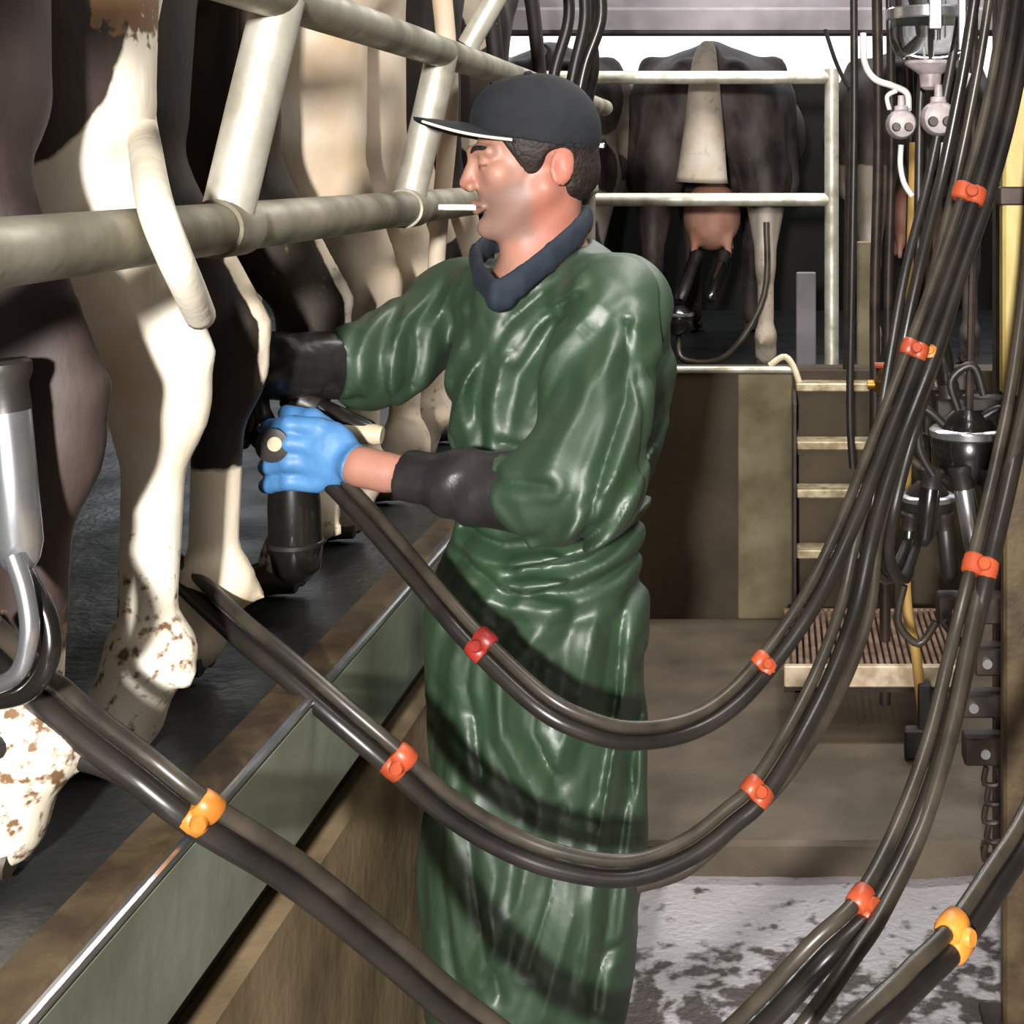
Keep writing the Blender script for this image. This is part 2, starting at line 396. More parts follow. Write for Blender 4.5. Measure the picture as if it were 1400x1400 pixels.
g = thing('back_gate', pt(1137, 520, 5.3), 'galvanised gate of two rails and a post on the end wall behind the man', 'gate')
GY = 5.3; z1 = pt(0, 106, GY)[2]; z2 = pt(0, 273, GY)[2]; gx = pt(1137, 0, GY)[0]
MB().tube([(-1.9, GY, z1), (gx, GY, z1)], .024, 16).build('top_rail', M['galv'], g)
MB().tube([(-1.9, GY, z2), (gx, GY, z2)], .024, 16).build('middle_rail', M['galv'], g)
MB().tube([(gx, GY, z1 + .03), (gx, GY, .78)], .026, 16).build('post', M['galv'], g)
MB().tube([(-1.9, GY, z1 + .03), (-1.9, GY, .78)], .026, 16).build('post', M['galv'], g)
# second post and chain of the right-hand gate
gx2 = pt(1165, 0, 5.0)[0]
q = MB().tube([pt(1165, 118, 5.05), pt(1162, 330, 5.05), (pt(1160, 0, 5.05)[0], 5.05, .925)], .02, 14).build('slim_post', M['dark_iron'])
props(q, 'slim dark iron post on the end wall just right of the gate post', 'post')
q = MB().tube([pt(1128, 40, 4.9), pt(1145, 90, 4.9), pt(1163, 118, 4.9), pt(1167, 60, 4.9), pt(1169, 20, 4.9)], .007, 8, sub=5).build('hanging_string', M['rubber'])
props(q, 'thin black string hanging in a V from the roof beam', 'string')
q = MB()
q.tube([pt(1166, 300, 4.4), pt(1164, 420, 4.4), pt(1162, 560, 4.4), pt(1166, 640, 4.4)], .012, 10, sub=4)
q.tube([pt(1166, 300, 4.4), pt(1168, 150, 4.4), pt(1167, -40, 4.4)], .012, 10, sub=4)
props(q.build('hanging_hose', M['rubber']), 'long straight black hose hanging down beside the gate post', 'hose')
for (a, b_, c, d, nm, lab, mt) in (
    (1102, 372, 1108, 512, 'guard_plate', 'pale grey upright guard plate on the end wall left of the gate post', 'beam'),
    (1185, 330, 1192, 500, 'guard_plate', 'brownish upright guard plate on the end wall right of the slim post', 'endpanel')):
    A = pt(a, b_, 5.2); Bq = pt(c, d, 5.2)
    props(MB().box((A[0] - .035, 5.19, .78), (A[0] + .035, 5.215, A[2]), .004).build(nm, M[mt], None, False), lab, 'plate')

# ------------------------------------------------------------------ hoses
def unit(v): return v / (np.linalg.norm(v) + 1e-12)
def path(pts, sub=10):
    P, R = spline([pt(*p) for p in pts], [1] * len(pts), sub); return P
def offset(P, d):
    out = []
    for i, p in enumerate(P):
        t = P[min(i + 1, len(P) - 1)] - P[max(i - 1, 0)]
        n = unit(np.cross(np.array([0, 1., 0]), t)); dd = d[i] if hasattr(d, '__len__') else d
        out.append(p + n * dd)
    return out
def clip_at(parent, P, px, py, m, r=.021, w=.034, lab=None, off=0):
    r *= .93; w *= .9
    i = min(range(2, len(P) - 2), key=lambda k: (VX + F * P[k][0] / P[k][1] - px) ** 2 + (VY - F * (P[k][2] - EYE) / P[k][1] - py) ** 2)
    t = unit(P[i + 1] - P[i - 1]); n = unit(np.cross(np.array([0, 1., 0]), t)); d = np.cross(t, n)
    mb = MB()
    for s in (-1, 1):
        c = P[i] + n * s * r * .62
        mb.lathe(c - t * w / 2, t, [(0, r * .78), (.003, r * .95), (w * .5, r), (w - .003, r * .95), (w, r * .78)], 16)
    mb.lathe(P[i] - d * r * 1.35, d, [(0, r * .5), (.003, r * .62), (r * .9, r * .62)], 12)   # thumb tab
    o = mb.build('hose_clip', m, parent)
    if lab: o['label'] = lab
def hose_pair(name, pts, r1, r2, gap, label, clips, cat='hose', m1='hose', m2='hose2'):
    P = path(pts)
    t = thing(name, P[0], label, cat, None)
    MB().tube(offset(P, gap * .5 + 0), r1, 14).build('milk_hose', M[m1], t)
    MB().tube(offset(P, -gap * .5), r2, 12).build('pulse_hose', M[m2], t)
    for c in clips: clip_at(t, P, c[0], c[1], M[c[2]], c[3] if len(c) > 3 else .019, c[4] if len(c) > 4 else .03, c[5] if len(c) > 5 else None)
    return t
hose_pair('milk_hose_line', [(452, 650, 2.235), (505, 706, 2.2), (560, 770, 2.14), (610, 830, 2.07), (658, 882, 2.04), (740, 958, 2.0), (800, 990, 2.0), (860, 1004, 2.02),
    (930, 996, 2.06), (990, 965, 2.1), (1045, 908, 2.15), (1110, 815, 2.2), (1160, 710, 2.28), (1205, 595, 2.35), (1250, 478, 2.4),
    (1290, 370, 2.45), (1325, 265, 2.5), (1360, 130, 2.55), (1388, -40, 2.6)], .0115, .0085, .021,
    'twin black milking hose looping from the gloved hand across the green gown', [(658, 882, 'red', .016, .032, 'small red clip'), (1045, 908, 'orange', .014, .026), (1252, 478, 'orange', .016, .03), (1328, 262, 'orange', .02, .034)])
hose_pair('milk_hose_line', [(190, 735, 2.12), (222, 760, 2.09), (250, 785, 2.04), (300, 832, 1.99), (340, 868, 1.95), (400, 917, 1.92), (475, 982, 1.9), (545, 1042, 1.9), (610, 1098, 1.92), (690, 1148, 1.94), (770, 1178, 1.95),
    (860, 1188, 1.97), (940, 1160, 2.0), (1000, 1115, 2.03), (1035, 1083, 2.05), (1082, 1010, 2.1), (1125, 925, 2.18), (1160, 830, 2.25), (1185, 720, 2.3),
    (1222, 600, 2.38), (1268, 480, 2.42), (1305, 370, 2.47), (1342, 265, 2.52), (1378, 130, 2.57), (1408, -40, 2.62)], .0125, .009, .024,
    'twin milking hose hanging lowest in front of the gown skirt', [(545, 1042, 'orange', .0165, .032, 'orange-red clip'), (1033, 1083, 'orange', .0165, .03), (1278, 478, 'amber', .014, .026)])
hose_pair('milk_hose_line', [(-30, 858, 1.36), (20, 905, 1.4), (60, 940, 1.45), (110, 985, 1.47), (190, 1046, 1.49), (275, 1112, 1.5), (400, 1190, 1.56), (520, 1286, 1.66), (640, 1388, 1.76), (760, 1470, 1.8), (880, 1496, 1.8),
    (965, 1450, 1.75), (1040, 1385, 1.72), (1120, 1300, 1.72), (1183, 1238, 1.76), (1236, 1140, 1.85), (1280, 1020, 1.95), (1312, 890, 2.05), (1340, 775, 2.1),
    (1372, 640, 2.2), (1395, 520, 2.3), (1412, 380, 2.4), (1425, 180, 2.5), (1440, -40, 2.6)], .0135, .0095, .026,
    'thick twin milking hose crossing the lower left corner over the kerb', [(275, 1118, 'amber', .0165, .03, 'amber clip'), (1185, 1238, 'orange', .017, .032), (1345, 775, 'orange', .018, .032)])
hose_pair('milk_hose_line', [(1080, 1500, 1.25), (1190, 1395, 1.3), (1250, 1335, 1.36), (1305, 1280, 1.42), (1360, 1200, 1.5), (1410, 1120, 1.58), (1460, 1000, 1.68), (1490, 850, 1.8), (1495, 640, 2.0), (1480, 400, 2.25), (1470, 150, 2.45), (1465, -40, 2.6)],
    .0115, .0085, .021, 'nearest twin hose cutting the lower right corner with a yellow clip', [(1305, 1280, 'amber', .0165, .03, 'yellow clip')])
def hose_one(pts, r, label, m='hose', group=None, name='milk_hose'):
    return props(MB().tube(path(pts, 8), r, 12).build(name, M[m]), label, 'hose', group)
hose_one([(868, 1212, 2.0), (940, 1188, 2.03), (1010, 1125, 2.06), (1062, 1078, 2.1), (1118, 1000, 2.16), (1160, 920, 2.24), (1190, 830, 2.3), (1203, 720, 2.36), (1238, 600, 2.43), (1285, 480, 2.48), (1325, 330, 2.55), (1372, 100, 2.62), (1395, -40, 2.66)], .0095,
         'single slim hose just outside the twin hose with the orange clip on the right', 'hose2')
hose_one([(1070, 1440, 1.62), (1120, 1375, 1.64), (1165, 1310, 1.68), (1205, 1250, 1.74), (1262, 1130, 1.86), (1302, 990, 1.96), (1328, 860, 2.05), (1360, 720, 2.15), (1400, 560, 2.25), (1430, 380, 2.35), (1440, -40, 2.55)], .0105,
         'grey-brown single hose running beside the thick twin hose at lower right', 'hose2')
for k, (dx, Y, r) in enumerate(((-34, 2.7, .011), (-14, 2.74, .009), (26, 2.66, .0105), (-52, 2.8, .009))):
    hose_one([(1372 + dx, -40, Y), (1352 + dx, 90, Y), (1322 + dx, 240, Y), (1290 + dx, 370, Y - .05), (1258 + dx * .8, 490, Y - .08), (1228 + dx * .6, 610, Y - .1), (1205 + dx * .5, 720, Y - .12), (1208 + dx * .4, 770, Y + .05), (1228 + dx * .3, 790, Y + .3), (1250 + dx * .2, 740, 3.25), (1268 + dx * .2, 690, 3.27)], r,
             ('second from left', 'third from left', 'rightmost', 'leftmost')[k] + ' of the plain hoses hanging behind the clipped bundle at right', ('hose', 'hose2', 'rubber', 'rubber')[k], name='bundled_hose')
# dark hose along the near kerb from the cluster at the left edge
hose_one([(-40, 1020, 1.42), (20, 1024, 1.45), (90, 1032, 1.48), (150, 1048, 1.5), (205, 1080, 1.51), (262, 1118, 1.535)], .0125, 'short dark hose lying on the platform at the left edge, meeting the amber clip', 'rubber')

# milk pipeline above the pit with the glass recorder jar and pulsators
t = thing('milk_pipeline', (.42, 3, 2.0), 'stainless milk pipeline running overhead along the pit at upper right', 'pipe')
MB().tube([(.42, .2, 2.02), (.42, 4.95, 2.02)], .027, 20).build('pipe', M['steel'], t)
for Y in (2.2, 3.6, 4.8): MB().tube([(.42, Y, 2.04), (.42, Y, 3.2)], .01, 8).build('hanger_rod', M['galv'], t)
jar = thing('recorder_jar', pt(1272, 80, 2.85), 'clear glass milk jar with metal collar hanging at the top right', 'jar')
c = pt(1272, 88, 2.85)
MB().lathe(c, (0, 0, 1), [(0, .02), (.006, .05), (.022, .07), (.05, .08), (.12, .082), (.20, .08), (.23, .06), (.24, .03)], 32).build('glass_body', M['glass'], jar)
MB().lathe(c + [0, 0, .085], (0, 0, 1), [(0, .0835), (.003, .0865), (.02, .0865), (.023, .0835)], 32).build('collar', M['steel'], jar)
MB().lathe(c - [0, 0, .05], (0, 0, 1), [(0, .012), (.006, .02), (.03, .022), (.05, .05), (.056, .05)], 24).build('outlet', M['greyplastic'], jar)
MB().box(c + [-.012, -.095, .06], c + [.012, -.082, .15], .002).box(c + [.045, -.08, .02], c + [.06, -.06, .2], .002).build('bracket', M['steel'], jar)
for (px, py, R, lab) in ((1232, 170, .029, 'round grey pulsator with white tube, left of the two below the glass jar'), (1283, 162, .034, 'round grey pulsator, right of the two below the glass jar')):
    c = pt(px, py, 2.8); p = thing('pulsator', c, lab, 'pulsator')
    MB().lathe(c - [0, .03, 0], (0, 1, 0), [(0, R * .5), (.004, R * .85), (.02, R), (.05, R), (.056, R * .8)], 20).build('housing', M['greyplastic'], p)
    MB().lathe(c + [0, 0, R * .5], (0, 0, 1), [(0, R * .5), (R * .7, R * .45), (R * .75, R * .25), (R * 1.4, R * .22)], 14).build('nozzle', M['greyplastic'], p)
    MB().lathe(c - [R * .4, .034, R * .2], (0, -1, 0), [(0, R * .3), (.012, R * .25)], 12).lathe(c - [-R * .4, .034, R * .2], (0, -1, 0), [(0, R * .3), (.012, R * .25)], 12).build('port', M['dark_iron'], p)
hose_one([(1180, 45, 2.86), (1182, 85, 2.86), (1196, 108, 2.86), (1222, 118, 2.86), (1240, 128, 2.86), (1242, 150, 2.84)], .0065, 'white air tube curving from the beam down to the left pulsator', 'whitehose', name='hanging_air_tube')
hose_one([(1216, 150, 2.82), (1213, 132, 2.82), (1226, 124, 2.82)], .0045, 'tiny white tube loop on the left pulsator', 'whitehose', name='hanging_air_tube')
hose_one([(1232, 198, 2.8), (1231, 225, 2.8), (1236, 250, 2.8), (1247, 268, 2.8)], .0055, 'white tube hanging under the left pulsator', 'whitehose', name='hanging_air_tube')
hose_one([(1290, 195, 2.8), (1287, 222, 2.8), (1284, 240, 2.8)], .0045, 'short white tube hanging under the right pulsator', 'whitehose', name='hanging_air_tube')
hose_one([(1300, 150, 2.8), (1314, 128, 2.8), (1325, 100, 2.8)], .005, 'short white tube rising from the right pulsator', 'whitehose', name='hanging_air_tube')
hose_one([(1262, 86, 2.95), (1258, 150, 2.95), (1256, 260, 2.95), (1255, 360, 2.95)], .009, 'dark rubber tube hanging between the two pulsators', 'rubber', name='hanging_air_tube')
q = thing('yellow_post', (pt(1386, 0, 2.75)[0], 2.75, 0), 'upright post at the right edge, painted yellow along its middle', 'post')
A = pt(1388, 110, 2.75); x = A[0]
zu, zl = pt(0, 118, 2.75)[2], pt(0, 540, 2.75)[2]
MB().box((x - .024, 2.732, .0), (x + .024, 2.778, zl), .006).build('column', M['kerbtop'], q, False)
MB().box((x - .026, 2.73, zl), (x + .026, 2.78, zu), .006).build('painted_section', M['yellowpost'], q, False)
MB().box((x - .022, 2.734, zu), (x + .022, 2.776, 3.2), .006).build('column', M['dark_iron'], q, False)
MB().box((x - .06, 2.69, .0), (x + .06, 2.82, .012), .003).build('base_plate', M['dark_iron'], q, False)
MB().box((x - .034, 2.72, pt(0, 280, 2.75)[2]), (x + .034, 2.79, pt(0, 255, 2.75)[2]), .003).build('strap', M['dark_iron'], q, False)

# ------------------------------------------------------------------ steps, grating, squeegee
st = thing('pit_steps', (.15, 4.85, .08), 'small flight of dark steps with bright treads against the end wall', 'steps')
xa, xb = pt(1088, 0, 4.9)[0], pt(1190, 0, 4.9)[0]
for k, (py, Y0) in enumerate(((522, 4.96), (601, 4.86), (666, 4.76), (748, 4.66))):
    z = pt(0, py, Y0)[2]
    MB().box((xa, Y0 - .04, z - .028), (xb, Y0 + .06, z), .004).build('tread', M['tread'], st, False)
    MB().box((xa + .01, Y0 - .02, max(.08, z - .20)), (xb - .01, Y0 + .02, z - .03)).build('riser', M['endwall'], st, False)
for x in (xa - .012, xb + .002): MB().box((x, 4.62, .08), (x + .012, 4.985, pt(0, 530, 4.96)[2]), .002).build('side_plate', M['dark_iron'], st, False)
gt = thing('standing_grate', (.3, 4.1, .08), 'low worn grating platform with pale front lip standing on the pit floor', 'platform')
x0, x1 = pt(1072, 0, 4.0)[0], pt(1312, 0, 4.0)[0]; zt = pt(0, 908, 4.0)[2]
n = 26
for k in range(n):
    xx = x0 + (x1 - x0) * (k + .5) / n
    MB().box((xx - .0062, 4.0, zt - .03), (xx + .0062, 4.5, zt), .002).build('bar', M['grating'], gt, False)
MB().box((x0, 3.975, zt - .055), (x1, 4.0, zt + .002), .003).build('front_lip', M['grate_lip'], gt, False)
MB().box((x0, 4.49, zt - .05), (x1, 4.51, zt), .003).build('rear_lip', M['grating'], gt, False)
for yy in (4.02, 4.4): MB().box((x0, yy, zt - .085), (x1, yy + .03, zt - .035)).build('cross_member', M['dark_iron'], gt, False)
for xx in (x0 + .03, x1 - .06):
    for yy in (4.02, 4.42): MB().box((xx, yy, .08), (xx + .03, yy + .03, zt - .08)).build('leg', M['dark_iron'], gt, False)
sq = thing('floor_squeegee', pt(1263, 1010, 3.82), 'floor squeegee with yellow wooden handle leaning upright in the pit', 'squeegee')
P0 = pt(1262, 985, 3.82); P1 = pt(1238, 760, 3.84); P2 = pt(1250, 195, 3.9)
MB().tube([P0, P0 * .6 + P1 * .4, P1, P2], .0135, 12, sub=6).build('handle', M['wood'], sq)
MB().box((P0[0] - .05, 3.79, .085), (P0[0] + .04, 3.83, P0[2] - .015), .005).box((P0[0] - .015, 3.8, P0[2] - .03), (P0[0] + .02, 3.84, P0[2] + .1), .004).build('head', M['rubber'], sq, False)
q = thing('brass_valve', pt(1200, 545, 4.2), 'old brass and orange valve fitting beside the hose bundle', 'valve')
c = pt(1210, 540, 4.2)
MB().lathe(c, (0, 0, 1), [(0, .018), (.01, .03), (.04, .034), (.06, .02), (.08, .014)], 16).lathe(c - [.05, 0, -.03], (1, 0, 0), [(0, .014), (.1, .014)], 12).build('body', M['brass'], q)
MB().tube([c + [-.03, 0, .085], c + [.035, 0, .085]], .009, 8).build('handle', M['orange'], q)
MB().tube([c + [0, 0, .01], c + [.0, .0, -1.0]], .016, 12).build('supply_pipe', M['dark_iron'], q)

# ------------------------------------------------------------------ milking clusters
def teat_cup(parent, top, bottom, r, shell='steel', liner='rubber'):
    top = np.array(top, float); bottom = np.array(bottom, float); ax = bottom - top; L = np.linalg.norm(ax)
    s = MB().lathe(top + ax * .22, ax, [(0, r * .9), (.004, r), (L * .62, r), (L * .7, r * .8), (L * .74, r * .55)], 20).build('teat_cup', M[shell], parent)
    MB().lathe(top, ax, [(0, r * 1.0), (.004, r * 1.2), (L * .06, r * 1.2), (L * .12, r * .98), (L * .235, r * 1.03)], 20).build('liner_mouth', M[liner], s)
    return top + ax * .95
def claw(parent, c, R, m='smoke'):
    MB().lathe(np.array(c) - [0, 0, R * 1.1], (0, 0, 1), [(0, R * .3), (R * .1, R * .7), (R * .5, R), (R * 1.2, R), (R * 1.7, R * .7), (R * 2.0, R * .35)], 24).build('claw_bowl', M[m], parent)
    MB().lathe(np.array(c) + [0, 0, R * .15], (0, 0, 1), [(0, R * .98), (R * .06, R * 1.06), (R * .2, R * 1.06), (R * .26, R * .98)], 24).build('claw_ring', M['steel'], parent)
# cluster hanging at the left edge under the nearest cow
cl = thing('milking_cluster', pt(-10, 980, 1.38), 'black milking cluster with shiny steel cup hanging at the left edge', 'milking cluster')
e = teat_cup(cl, pt(2, 492, 1.37), pt(30, 790, 1.37), .0215)
MB().tube([e, pt(42, 800, 1.365), pt(66, 850, 1.36), pt(66, 905, 1.355), pt(30, 950, 1.36), pt(-40, 958, 1.37)], .0095, 12, sub=6).build('short_tube', M['smoke'], cl)
MB().tube([pt(18, 760, 1.345), pt(34, 810, 1.34), pt(40, 870, 1.335), pt(20, 925, 1.335), pt(-40, 945, 1.34)], .0085, 12, sub=6).build('short_tube', M['steel'], cl)
e = teat_cup(cl, pt(-62, 480, 1.43), pt(-50, 760, 1.42), .0215)
MB().tube([e, pt(-60, 840, 1.41), pt(-80, 900, 1.4)], .008, 10, sub=4).build('short_tube', M['smoke'], cl)
claw(cl, pt(-95, 930, 1.38), .045)
# cluster in the man's gloved hand
ch = thing('milking_cluster', pt(404, 800, 2.29), 'black milking cluster gripped in the blue glove below the udder', 'milking cluster')
MB().lathe(pt(398, 600, 2.29), pt(407, 800, 2.29) - pt(398, 600, 2.29), [(0, .02), (.01, .03), (.05, .035), (.10, .04), (.17, .041), (.205, .036), (.222, .02), (.226, .006)], 28).build('claw_bowl', M['smoke'], ch)
MB().lathe(pt(404, 738, 2.29), (0, 0, -1), [(0, .040), (.002, .0435), (.008, .0435), (.01, .040)], 28).build('claw_ring', M['rubber'], ch)
MB().tube([pt(452, 650, 2.27), pt(430, 640, 2.28), pt(405, 650, 2.29)], .013, 12, sub=4).build('outlet', M['smoke'], ch)
for (a, b_, r, l) in (((352, 548, 2.33), (374, 608, 2.25), .012, 0), ((392, 548, 2.36), (396, 600, 2.31), .012, 0), ((340, 590, 2.34), (378, 640, 2.31), .011, 0)):
    MB().tube([pt(*a), pt((a[0] + b_[0]) / 2 + 4, (a[1] + b_[1]) / 2, a[2] - .02), pt(*b_)], r, 12, sub=4).build('short_tube', M['rubber'], ch)
e = MB().lathe(pt(376, 607, 2.225), (0, -1, 0), [(0, .024), (.004, .026), (.014, .026), (.016, .015)], 24).build('liner_mouth', M['rubber'], ch)
MB().lathe(pt(376, 607, 2.211), (0, -1, 0), [(0, .012), (.003, .011)], 16).build('liner_bore', M['cream'], e)
e = teat_cup(ch, pt(410, 548, 2.36), pt(520, 598, 2.35), .019, 'smoke')
MB().lathe(pt(470, 590, 2.345), pt(530, 596, 2.345) - pt(470, 590, 2.345), [(0, .014), (.003, .017), (.05, .017), (.062, .014)], 16).build('cup_sleeve', M['cream'], ch)
# parked cluster at the right
pk = thing('milking_cluster', pt(1330, 760, 2.9), 'black milking cluster with one shiny cup parked among the hoses at right', 'milking cluster')
cc = pt(1325, 605, 2.9)
claw(pk, cc, .075)
for (ax_, ay, bx, by, sh) in ((1312, 636, 1336, 770, 'steel'), (1354, 640, 1362, 750, 'smoke'), (1276, 640, 1262, 750, 'smoke'), (1300, 545, 1282, 455, 'smoke')):
    teat_cup(pk, pt(ax_, ay, 2.84), pt(bx, by, 2.84), .0205, sh)
for pts_ in (((1290, 580), (1262, 560), (1256, 610), (1276, 650)), ((1345, 570), (1372, 560), (1380, 600), (1356, 650)), ((1310, 560), (1300, 520), (1330, 500), (1345, 540)), ((1336, 765), (1345, 830), (1320, 880), (1290, 850))):
    MB().tube([pt(a, b_, 2.82) for a, b_ in pts_], .0085, 10, sub=5).build('short_tube', M['rubber'], pk)
MB().tube([cc + [0, 0, .05], cc + [.01, 0, .5], cc + [.01, 0, 1.3]], .008, 8).build('hanging_chain', M['dark_iron'], pk)
# post with brackets behind the parked cluster
q = thing('equipment_stand', (pt(1372, 0, 3.3)[0], 3.3, 0), 'dark iron equipment stand with bolts and brackets at the right edge', 'stand')
xs = pt(1378, 0, 3.3)[0]
MB().box((xs - .03, 3.28, 0), (xs + .03, 3.34, 3.2), .004).build('column', M['dark_iron'], q, False)
for k, (px, py, w, h_) in enumerate(((1362, 900, .05, .03), (1350, 960, .07, .025), (1372, 1022, .09, .03), (1340, 560, .1, .03), (1300, 520, .06, .02), (1330, 830, .08, .03))):
    c = pt(px, py, 3.24); MB().box(c - [w, .03, h_], c + [w, .03, h_], .004).build('bracket', M['dark_iron'], q, False)
    MB().lathe(c - [w * .5, .028, 0], (0, -1, 0), [(0, .012), (.012, .011)], 10).build('bolt', M['steel'], q)
for k in range(5):
    c = pt(1356 + 4 * (k % 2), 1060 + 26 * k, 3.2)
    MB().tube([c + [-.012, 0, .018], c + [-.016, 0, -.018], c + [.016, 0, -.018], c + [.012, 0, .018]], .007, 8, sub=3).build('chain_link', M['dark_iron'], q)
pk = thing('milking_cluster', pt(1250, 780, 3.3), 'smaller dark milking cluster parked behind the squeegee handle', 'milking cluster')
claw(pk, pt(1268, 690, 3.3), .06, 'rubber')
for (ax_, ay, bx, by, sh) in ((1246, 700, 1236, 800, 'smoke'), (1290, 700, 1300, 800, 'rubber'), (1268, 655, 1258, 590, 'smoke'), (1290, 650, 1296, 575, 'rubber')):
    teat_cup(pk, pt(ax_, ay, 3.26), pt(bx, by, 3.26), .02, sh)
for pts_ in (((1236, 800), (1228, 850), (1256, 880), (1280, 850)), ((1262, 640), (1230, 610), (1222, 560), (1248, 520)), ((1280, 640), (1310, 600), (1305, 540), (1285, 500))):
    MB().tube([pt(a, b_, 3.24) for a, b_ in pts_], .009, 10, sub=5).build('short_tube', M['hose2'], pk)
MB().tube([pt(1268, 660, 3.3), pt(1270, 300, 3.3), pt(1272, -80, 3.3)], .009, 8).build('hanging_chain', M['dark_iron'], pk)
for k, (px, y1_, Y) in enumerate(((1198, 700, 4.62), (1216, 640, 4.58), (1242, 560, 4.66))):
    props(MB().tube([pt(px, -60, Y), pt(px + 3, 200, Y), pt(px - 2, 420, Y), pt(px, y1_, Y), (pt(px, 0, Y)[0], Y, .09)], .017 - .003 * k, 12, sub=4).build('drop_pipe', M['dark_iron']), ('thickest, leftmost', 'middle', 'slimmest, rightmost')[k] + ' of three dark pipes dropping behind the hose bundle', 'pipe', 'dark drop pipes at right')
# dark hoses hanging above and behind the cap
for k, (x0_, x1_, x2_, Y, lab) in enumerate(((792, 800, 786, 3.9, 'second from left of the dark hoses hanging above the cap'), (812, 822, 800, 3.8, 'third from left of the dark hoses hanging above the cap'), (770, 778, 760, 4.0, 'leftmost of the dark hoses hanging above the cap'), (826, 806, 812, 4.1, 'rightmost of the dark hoses hanging above the cap'))):
    hose_one([(x0_, -60, Y), (x1_, 20, Y), (x2_, 90, Y), (x2_ - 14, 160, Y)], .016, lab, ('rubber', 'hose', 'rubber', 'rubber')[k], name='hanging_hose')

# ================================================================== COWS
def cow(name, o, fwd, label, group, m, patch, dirt, h=.014, leg=.17, near=None, tail=None, tail_r=(.024, .016), tail_patch=1., width=1., hoofrot=0, bud=None, udder=True, sc=1., length=1.0):
    """o: ground point under the tail; local x forward, y left, z up"""
    fw = np.array([math.cos(fwd), math.sin(fwd), 0]); lf = np.array([-fw[1], fw[0], 0]); up = np.array([0, 0, 1.])
    R = np.array([fw, lf, up]); o = np.array(o, float)
    b = dict(r=.12, x=.22, hx=.04); b.update(bud or {})
    W = width
    def f(Pw):
        P = ((Pw - o) @ R.T) / sc
        A = P.copy(); A[:, 1] = np.abs(P[:, 1])          # bilateral
        d = ell(A, (.42, 0, 1.14), (.34, .25 * W, .23))
        d = smin(d, ell(A, (1.02, 0, .98), (.62, .34 * W, .35)), .12)
        d = smin(d, ell(A, (1.55, 0, 1.02), (.32, .25, .36)), .1)
        d = smin(d, cone(A, (.16, 0, 1.33), (1.45, 0, 1.36), .04, .06), .07)
        d = smin(d, cone(A, (.40, .22 * W, 1.28), (.62, .2 * W, 1.24), .045, .06), .07)
        d = smin(d, ball(A, (.12, .11, 1.24), .05), .08)
        d = smin(d, cone(A, (b['x'] + .04, .14, 1.12), (b['x'], leg - .01, .80), b['r'] + .03, b['r'] - .01), .07)
        d = smin(d, cone(A, (.42, .2, 1.1), (.46, leg + .05, .78), .17, .10), .08)
        d = smin(d, cone(A, (b['x'] + .06, leg, .80), (b['hx'] + .075, leg, .50), .105, .047), .05)
        d = smin(d, cone(A, (b['x'] - .06, leg, .76), (b['hx'] + .018, leg, .50), .040, .022), .03)
        d = smin(d, ell(A, (b['hx'] + .06, leg, .45), (.062, .042, .085)), .025)
        d = smin(d, cone(A, (b['hx'] + .065, leg, .44), (b['hx'] + .075, leg, .17), .036, .033), .03)
        d = smin(d, ell(A, (b['hx'] + .07, leg, .135), (.052, .044, .045)), .02)
        d = smin(d, cone(A, (b['hx'] + .075, leg, .14), (b['hx'] + .105, leg, .06), .042, .048), .02)
        d = smin(d, ball(A, (b['hx'] + .022, leg - .02, .115), .014), .012)
        # front legs, neck, head
        d = smin(d, cone(A, (1.5, .17, .85), (1.5, .15, .45), .1, .045), .06)
        d = smin(d, cone(A, (1.5, .15, .45), (1.5, .15, .08), .042, .045), .03)
        d = smin(d, cone(P, (1.7, 0, 1.15), (2.08, 0, 1.22), .19, .13), .1)
        d = smin(d, cone(P, (2.08, 0, 1.24), (2.42, 0, 1.0), .115, .07), .05)
        d = smin(d, cone(A, (2.06, .08, 1.3), (2.02, .24, 1.28), .035, .03), .02)
        d = np.maximum(d, .012 - P[:, 2])
        d = d - .006 * (fbm(P * np.array([7, 7, 4.]), 2) - .5)
        return d * sc
    cs = np.array([o + R.T @ np.array(v) for v in ((-.12, -.45, 0), (2.55, .45, 1.48))]) * 1.0
    lo = cs.min(0) - .02; hi = cs.max(0) + .02
    me, v = sdf_mesh(name, f, lo, hi, h)
    L = ((v - o) @ R.T) / sc
    attr(me, 'patch', patch(L)); attr(me, 'dirt', dirt(L))
    body = link(name, me, m); props(body, label, 'cow', group)
    def w(x, y, z): return o + R.T @ (np.array([x, y, z]) * sc)
    for s in (1, -1):
        for x, yy in ((b['hx'] + .135, leg), (1.53, .15)):
            mb = MB()
            for e in (-.021, .021):
                mb.tube([w(x - .055, s * yy + e, .028), w(x - .01, s * yy + e, .034), w(x + .045, s * yy + e, .022), w(x + .07, s * yy + e * .7, .012)], [.018, .027, .02, .008], 10, sub=3)
            mb.build('hoof', M['hoof'], body)
    if udder:
        me, v = sdf_mesh('udder', lambda Pw: (lambda P: smin(ell(P, (.36, 0, .63), (.16, .125, .15)), smin(smin(cone(P, (.28, .07, .54), (.27, .075, .455), .02, .013), cone(P, (.28, -.07, .54), (.27, -.075, .455), .02, .013), .01),
                 smin(cone(P, (.44, .07, .54), (.45, .08, .455), .02, .013), cone(P, (.44, -.07, .54), (.45, -.08, .455), .02, .013), .01), .01), .03) * sc)((((Pw - o) @ R.T)) / sc),
                 np.minimum(w(.15, -.18, .42), w(.56, .18, .85)) - .01, np.maximum(w(.15, -.18, .42), w(.56, .18, .85)) + .01, .012)
        link('udder', me, M['udder'], body)
